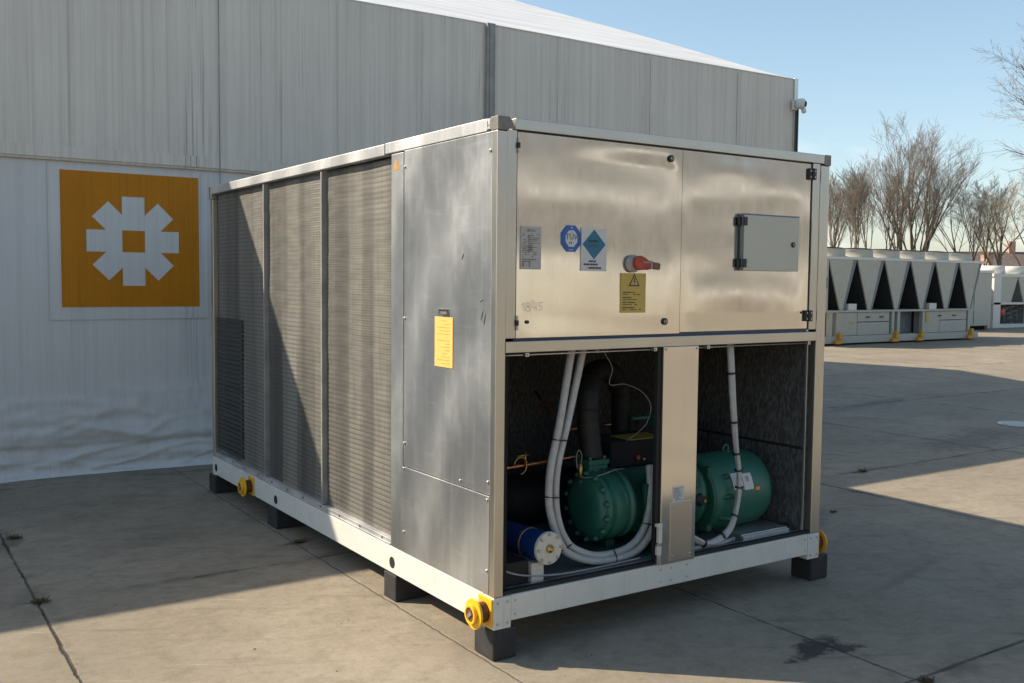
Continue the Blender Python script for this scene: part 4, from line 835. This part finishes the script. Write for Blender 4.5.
for k, xc in enumerate(VX):
    zt, zb = 2.34, 0.96
    b = MB(); b.prism([(xc - 0.64, zt), (xc + 0.46, zt), (xc + 0.02, zb), (xc - 0.10, zb)], VY - 0.02, VY + 0.03, FR); vp = Q(b, 'coil_end_panel', 'far_paint', V1, 0.006)
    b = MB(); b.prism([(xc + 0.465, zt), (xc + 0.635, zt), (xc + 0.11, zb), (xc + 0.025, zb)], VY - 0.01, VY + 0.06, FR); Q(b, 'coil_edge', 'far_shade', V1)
    b = MB(); b.prism([(xc - 0.60, zt), (xc - 0.45, zt), (xc + 0.04, zb), (xc - 0.07, zb)], VY + 0.061, VY + 2.15, FR); b.prism([(xc + 0.45, zt), (xc + 0.62, zt), (xc + 0.10, zb), (xc + 0.045, zb)], VY + 0.061, VY + 2.15, FR); Q(b, 'coil', 'dark_coil', V1)
for x in (22.0, 26.0): Q(MB().box(x - 0.08, x + 0.30, VY - 0.025, VY + 0.5, 0.956, 1.13), 'junction_box', 'far_white', V1)
Q(MB().box(20.6, 29.0, VY + 0.061, VY + 2.2, 2.341, 2.40), 'fan_deck', 'far_paint', V1); Q(MB().box(20.6, 29.02, VY - 0.03, VY + 0.06, 2.341, 2.41), 'deck_edge', 'far_white', V1)
Q(MB().box(20.0, 28.9, VY + 2.15, VY + 2.2, 0.96, 2.34), 'rear_screen', 'dark_coil', V1)
for k, xc in enumerate(VX):
    for yy in (VY + 0.62, VY + 1.62):
        T = Matrix.Translation((xc + 0.0, yy, 2.401)) @ rotx_to((0, 0, 1)); b = MB(); b.lathe([(0, 0.60), (0.03, 0.56), (0.20, 0.555), (0.23, 0.58), (0.235, 0.50), (0.02, 0.50)], T, 32); fn_ = Q(b, 'fan_cowl', 'far_paint', V1)
        b = MB(); b.lathe([(0.236, 0.53), (0.262, 0.50), (0.285, 0.28), (0.29, 0.05)], T, 20); Q(b, 'fan_guard', 'black', fn_)
b = MB(); b.box(20.25, 21.0, VY - 0.02, VY + 2.1, 0.956, 2.34); ep = Q(b, 'end_cabinet', 'far_paint', V1, 0.01)
Q(MB().box(20.75, 20.95, VY - 0.03, VY - 0.021, 1.55, 1.85), 'vent', 'far_shade', ep)
V1.scale = (0.93, 0.93, 1.0); V1.location = (22.62, 13.61, 0)
# second unit behind it, seen past its right end
V2 = thing('grey_chiller', (31.5, 17.0, 0), 'plain grey panelled chiller end just behind the V-coil unit', 'chiller')
b = MB(); b.box(29.6, 33.05, 17.0, 19.0, 0.16, 2.12); Q(b, 'body', 'far_paint', V2, 0.01)
b = MB(); b.box(29.5, 33.1, 16.97, 19.05, 2.121, 2.22); Q(b, 'top_rail', 'far_white', V2)
for x in (30.0, 32.75): Q(MB().box(x, x + 0.2, 17.05, 18.9, 0.0, 0.16), 'foot', 'black', V2)
for x in (30.75, 31.9): Q(MB().box(x, x + 0.02, 16.985, 17.0, 0.2, 2.1), 'panel_seam', 'far_shade', V2)
b = MB(); b.prism([(30.9, 0.05), (31.05, 0.05), (30.35, 0.8), (30.25, 0.8)], 16.90, 16.97, FR); Q(b, 'brace', 'far_white', V2)
# third unit: white framed
V3 = thing('white_framed_unit', (36.8, 17.6, 0), 'white framed cooling unit with red valve at right edge of the yard', 'chiller')
FY = 17.6
for x in (34.25, 36.95, 39.6): Q(MB().box(x, x + 0.50 if x < 35 else x + 0.25, FY, FY + 0.3, 0.0, 2.0), 'post', 'far_white', V3, 0.01)
Q(MB().box(34.2, 40.0, FY, FY + 2.0, 2.001, 2.12), 'fan_deck', 'far_white', V3); Q(MB().box(34.2, 40.0, FY, FY + 2.0, 0.92, 1.0), 'mid_deck', 'far_white', V3)
Q(MB().box(33.7, 34.2, FY + 0.5, FY + 0.6, 0.05, 2.0), 'side_screen', 'dark_coil', V3)
b = MB(); b.prism([(34.78, 2.0), (35.95, 2.0), (35.5, 1.001), (34.78, 1.001)], FY + 0.02, FY + 0.06, FR); Q(b, 'coil_end_panel', 'far_paint', V3)
b = MB(); b.prism([(35.98, 2.0), (36.9, 2.0), (36.9, 1.001), (36.42, 1.001)], FY + 0.02, FY + 0.06, FR); Q(b, 'coil_end_panel', 'far_paint', V3)
Q(MB().box(34.8, 39.5, FY + 0.9, FY + 1.9, 0.15, 1.99), 'inner_body', 'dark_coil', V3)
for x in (35.0, 36.4, 37.9, 39.2): Q(MB().lathe([(0, 0.52), (0.30, 0.50), (0.31, 0.46)], Matrix.Translation((x, FY + 0.6, 2.121)) @ rotx_to((0, 0, 1)), 28), 'fan_cowl', 'far_white', V3)
b = MB()
for i in range(14):
    x = 34.85 + i * 0.15; z = 0.35 + 0.09 * (i * 5 % 7); b.tube([(x, FY + 0.4, z), (x + 0.3, FY + 0.35, z + 0.05)], 0.04, 8)
    if i % 3 == 0: b.tube([(x, FY + 0.42, 0.1), (x, FY + 0.42, 0.9)], 0.035, 8)
Q(b, 'pipework', 'far_shade', V3)
b = MB(); b.lathe([(0, 0.17), (0.12, 0.17), (0.15, 0.1)], Matrix.Translation((35.15, FY + 0.25, 0.62)) @ rotx_to((0, -1, 0)), 16); b.tube([(35.1, FY + 0.2, 0.5), (35.3, FY + 0.2, 0.72)], 0.09, 10); b.build('red_valve', 'red', V3)
Q(MB().box(33.9, 40, FY + 0.1, FY + 1.9, 0.0, 0.14), 'base_frame', 'far_white', V3)

# ------------------------------------------------------------------ far buildings
def house(x, y, w, d_, h, rh, yaw, wallm, label, chim=None):
    t = thing('house', (x, y, 0), label, 'house'); t.rotation_euler = (0, 0, yaw)
    def PB(mb, name, m2): o = mb.build(name, m2); o.parent = t; return o
    PB(MB().box(-w / 2, w / 2, -d_ / 2, d_ / 2, 0, h), 'wall', wallm)
    PB(MB().prism([(-d_ / 2 - 0.4, h), (d_ / 2 + 0.4, h), (0, h + rh)], -w / 2 - 0.3, w / 2 + 0.3, lambda u, v, d: (d, u, v)), 'roof', 'slate')
    for k in range(3): PB(MB().box(-w / 2 + w * (0.2 + 0.3 * k), -w / 2 + w * (0.2 + 0.3 * k) + 1.1, -d_ / 2 - 0.03, -d_ / 2 - 0.002, h * 0.45, h * 0.8), 'window', 'glass_dark')
    if chim: PB(MB().box(chim - 0.5, chim + 0.5, -0.5, 0.5, h + rh * 0.4, h + rh + 1.6), 'chimney', 'brick')
    return t
house(146, 82, 13, 9, 4.2, 2.6, -0.6, 'render_wall', 'pale rendered house with dark roof and brick chimney beyond the trees', 2.0)
house(157, 77, 12, 9, 4.6, 2.4, -0.5, 'render_wall', 'pale rendered house at the right edge beyond the trees')
cs = thing('brick_chimney', (129.5, 74.0, 0), 'pink brick chimney stack rising beyond the yard fence', 'chimney')
MB().box(129.5 - 0.6, 129.5 + 0.6, 73.4, 74.6, 0, 5.9).build('stack', 'brick', cs); MB().box(129.5 - 0.7, 129.5 + 0.7, 73.3, 74.7, 5.9, 6.1).build('cap', 'slate', cs)
sh = thing('storage_shed', (62, 33, 0), 'low dark roofed shed with yellow edge behind the white framed unit', 'shed')
MB().box(52, 74, 30, 36, 0, 2.05).build('wall', 'render_wall', sh); MB().box(51.6, 74.4, 29.6, 36.4, 2.05, 2.35).build('roof', 'slate', sh); MB().box(58, 74.4, 29.5, 29.59, 2.08, 2.2).build('yellow_edge', 'yellow', sh)
# unseen hall invented behind the camera for the steel doors to mirror
bh = thing('cream_hall', (18, -24, 0), 'low cream sheet-metal hall across the yard, opposite the fabric hall', 'hall')
MB().box(-14, 60, -38, -24, 0, 1.95).build('wall', 'cream_wall', bh); MB().box(-14.1, 60.1, -38, -23.9, 1.96, 2.75).build('fascia', 'fascia_white', bh)  # white band added as a bright streak in the door reflections
MB().prism([(-38.4, 2.76), (-23.6, 2.76), (-27.5, 6.4), (-33, 10.0)], -14.3, 60.3, lambda u, v, d: (d, u, v)).build('roof', 'hall_roof', bh)
MB().prism([(-26.55, 5.0), (-25.95, 5.0), (-26.35, 5.45), (-26.9, 5.45)], -14.2, 60.2, lambda u, v, d: (d, u, v)).build('roof_light', 'fascia_white', bh)  # unseen strip added for a second bright band in the doors
for k in range(6): MB().box(-8 + k * 11, -3.5 + k * 11, -23.99, -23.9, 0, 1.9).build('gate', 'dark_wall' if k % 2 else 'far_paint', bh)  # gates invented to vary the mirrored wall

# ------------------------------------------------------------------ trees
def tree(x, y, h, spread, seed, label, twigm='twig', trunk_r=0.16, upright=0.75, base_h=0.28, multi=1, dens=1.0):
    rr = random.Random(seed); trunk = MB(); crown = MB()
    RMIN = 0.0075
    def limb(p, d, L, r, lev):
        n = (7, 6, 4, 3, 2)[lev]; pts = [p]; rs = [r]; q = p.copy(); dd = d.copy(); wig = (0.07, 0.12, 0.17, 0.20, 0.2)[lev]
        for i in range(n):
            dd = (dd + Vector((rr.uniform(-1, 1), rr.uniform(-1, 1), rr.uniform(-0.8, 0.8) + upright * (0.55 if lev < 2 else 0.1))) * wig).normalized()
            q = q + dd * (L / n); pts.append(q.copy()); rs.append(max(RMIN * 0.6, r * (1 - 0.80 * (i + 1) / n)))
        (trunk if lev < 2 else crown).tube(pts, rs, (7, 5, 3, 3, 3)[lev], False)
        if lev >= 4: return
        k = int((6.5, 7.0, 6.0, 4.0)[lev] * dens + rr.random()); lo = (base_h, 0.30, 0.30, 0.2)[lev]
        for j in range(k):
            t = min(lo + (1 - lo) * (j + rr.random()) / k, 0.97); idx = min(int(t * n), n - 1); f = t * n - idx; bp = pts[idx].lerp(pts[idx + 1], f)
            ax = (pts[idx + 1] - pts[idx]).normalized(); side = ax.orthogonal().normalized(); side.rotate(Matrix.Rotation(rr.uniform(0, 2 * PI), 3, ax))
            an = rr.uniform(0.32, 0.62) * spread * (1.0 if lev == 0 else 1.25); nd = (ax * math.cos(an) + side * math.sin(an) + Vector((0, 0, 0.25 * upright if lev < 2 else 0.08))).normalized()
            nl = L * (rr.uniform(0.50, 0.72) * (1.12 - 0.62 * max(0, t - 0.35)) if lev == 0 else rr.uniform(0.34, 0.52) * (1.25 - 0.45 * t))
            limb(bp, nd, nl, max(RMIN, rs[idx] * (0.62 if lev == 0 else 0.55)), lev + 1)
    for m in range(multi):
        off = Vector((rr.uniform(-0.5, 0.5), rr.uniform(-0.5, 0.5), 0)) * (0.5 if multi > 1 else 0); k_ = (m - (multi - 1) / 2) * (0.22 if multi < 3 else 0.20)
        d = Vector((rr.uniform(-0.06, 0.06) + k_ * 0.6, rr.uniform(-0.08, 0.08) - k_ * 0.8, 1)).normalized()
        limb(Vector((x, y, 0)) + off, d, h * rr.uniform(0.70, 0.84), trunk_r * (1 if multi == 1 else 0.72), 0)
    top = max(v[2] for v in crown.v); s_ = h / top
    for mb in (trunk, crown): mb.v = [(x + (a - x) * (0.5 + 0.5 * s_), y + (b2 - y) * (0.5 + 0.5 * s_), c * s_) for a, b2, c in mb.v]
    t = thing('bare_tree', (x, y, 0), label, 'tree', 'bare trees beyond the yard'); trunk.build('trunk', 'bark', t); crown.build('crown', twigm, t)
def at(px, D):
    v = cf + cr * ((px - 512) / 979.8); return (-2.308 + D * v.x, -3.577 + D * v.y)
TR = [  # px, distance, height, ...
 (906, 66, 13.2, 0.85, 11, 'tallest bare tree with many upright reddish limbs, centre of the row', 'twig_bud', 0.26, 3, 1.0),
 (889, 62, 10.6, 0.55, 12, 'slender bare tree just left of the tallest tree', 'twig', 0.12, 1, 1.15),
 (919, 63, 10.0, 0.55, 13, 'slender dark bare tree just right of the tallest tree', 'twig', 0.15, 1, 1.15),
 (843, 62, 9.3, 0.62, 14, 'bare tree at the left end of the row, beside the steel corner post', 'twig', 0.17, 2, 1.1),
 (857, 60, 9.0, 0.6, 15, 'thin bare tree, second from the left end of the row', 'twig', 0.14, 1, 1.15),
 (872, 64, 9.8, 0.62, 16, 'bare tree with twin stems, third from the left end of the row', 'twig_bud', 0.14, 2, 1.1),
 (829, 66, 9.3, 0.62, 17, 'bare tree half hidden by the steel corner post', 'twig', 0.15, 1, 1.1),
 (961, 64, 9.6, 0.95, 18, 'rounded bare tree with forked trunk, right of the gap in the row', 'twig', 0.16, 2, 0.7),
 (977, 66, 9.2, 0.7, 19, 'thin bare tree between the rounded tree and the dark-stemmed tree', 'twig', 0.11, 1, 1.0),
 (996, 62, 8.3, 1.05, 20, 'tan-twigged bare tree with dark stem before the pale houses', 'twig_tan', 0.2, 1, 0.5),
 (1022, 60, 9.2, 1.0, 21, 'bare tree at the right edge of the picture', 'twig_tan', 0.15, 1, 0.6),
 (1106, 44, 14.5, 1.05, 22, 'big spreading bare tree reaching in from the right edge', 'twig', 0.30, 1, 0.5)]
for (px, D, h, sp, sd, lab, tm, trr, mu, upr) in TR:
    x, y = at(px, D); tree(x, y, h, sp, sd, lab, tm, trr, upr, 0.24 if sd == 11 else 0.36, mu, 1.15 if sd in (11, 22) else 1.12)

# ------------------------------------------------------------------ yard details
mc = thing('manhole_cover', (9.42, 2.80, 0.004), 'pale round manhole cover set in the concrete yard', 'manhole')
MB().lathe([(0, 0.27), (0.006, 0.27)], Matrix.Translation((9.42, 2.80, 0.004)) @ rotx_to((0, 0, 1)), 40).build('rim', 'galv', mc); MB().lathe([(0.0065, 0.23), (0.010, 0.23)], Matrix.Translation((9.42, 2.80, 0.004)) @ rotx_to((0, 0, 1)), 40).build('lid', 'far_paint', mc)
def tuft(x, y, s, n, label, m_='weed', name='weed_tuft', cat='weed'):
    rr = random.Random(int(x * 100 + y * 10)); b = MB()
    for i in range(n):
        a = rr.uniform(0, 2 * PI); r0 = rr.uniform(0, s * 0.6); px, py = x + r0 * math.cos(a) * 1.6, y + r0 * math.sin(a); l_ = rr.uniform(0.3, 1.0) * s
        d = Vector((rr.uniform(-1, 1), rr.uniform(-1, 1), rr.uniform(0.05, 0.6))).normalized() * l_; sd = d.cross(Vector((0, 0, 1))).normalized() * rr.uniform(0.002, 0.006)
        p = Vector((px, py, 0.004)); b.add([p - sd, p + sd, p + d * 0.6 + sd * 0.7 + Vector((0, 0, 0.004)), p + d, p + d * 0.6 - sd * 0.7], [(0, 1, 2, 3, 4)])
    tag(b.build(name, m_, None, 0, (x, y, 0)), label, cat)
tuft(-1.56, 1.93, 0.045, 60, 'small dry weed tuft in the slab joint at left')
tuft(-1.50, 3.38, 0.05, 70, 'dry leaf litter clump in the slab joint near the hall wall')
tuft(0.02, 2.33, 0.04, 60, 'dead leaves caught in the joint beside the chiller')
tuft(1.45, -1.17, 0.032, 160, 'rusty leaf litter where two slab joints cross', 'debris')
tuft(3.66, 1.05, 0.03, 40, 'dark moss clump on the slab just right of the steel corner post'); tuft(5.2, 1.93, 0.05, 60, 'weed clump in the slab joint above the sunlit wedge')
rr = random.Random(5); b = MB()
for i in range(60):
    x = rr.uniform(-2.5, 1.5); y = rr.uniform(-1.2, 4.8); s_ = rr.uniform(0.0015, 0.0045); b.lathe([(-s_, s_ * .4), (0, s_), (s_ * .7, s_ * .4)], Matrix.Translation((x, y, s_ * 0.6)) @ rotx_to((rr.uniform(-1, 1), rr.uniform(-1, 1), rr.uniform(-1, 1))), 6)
tag(b.build('grit', 'debris'), 'loose grit scattered over the concrete', 'grit', None, 'stuff')
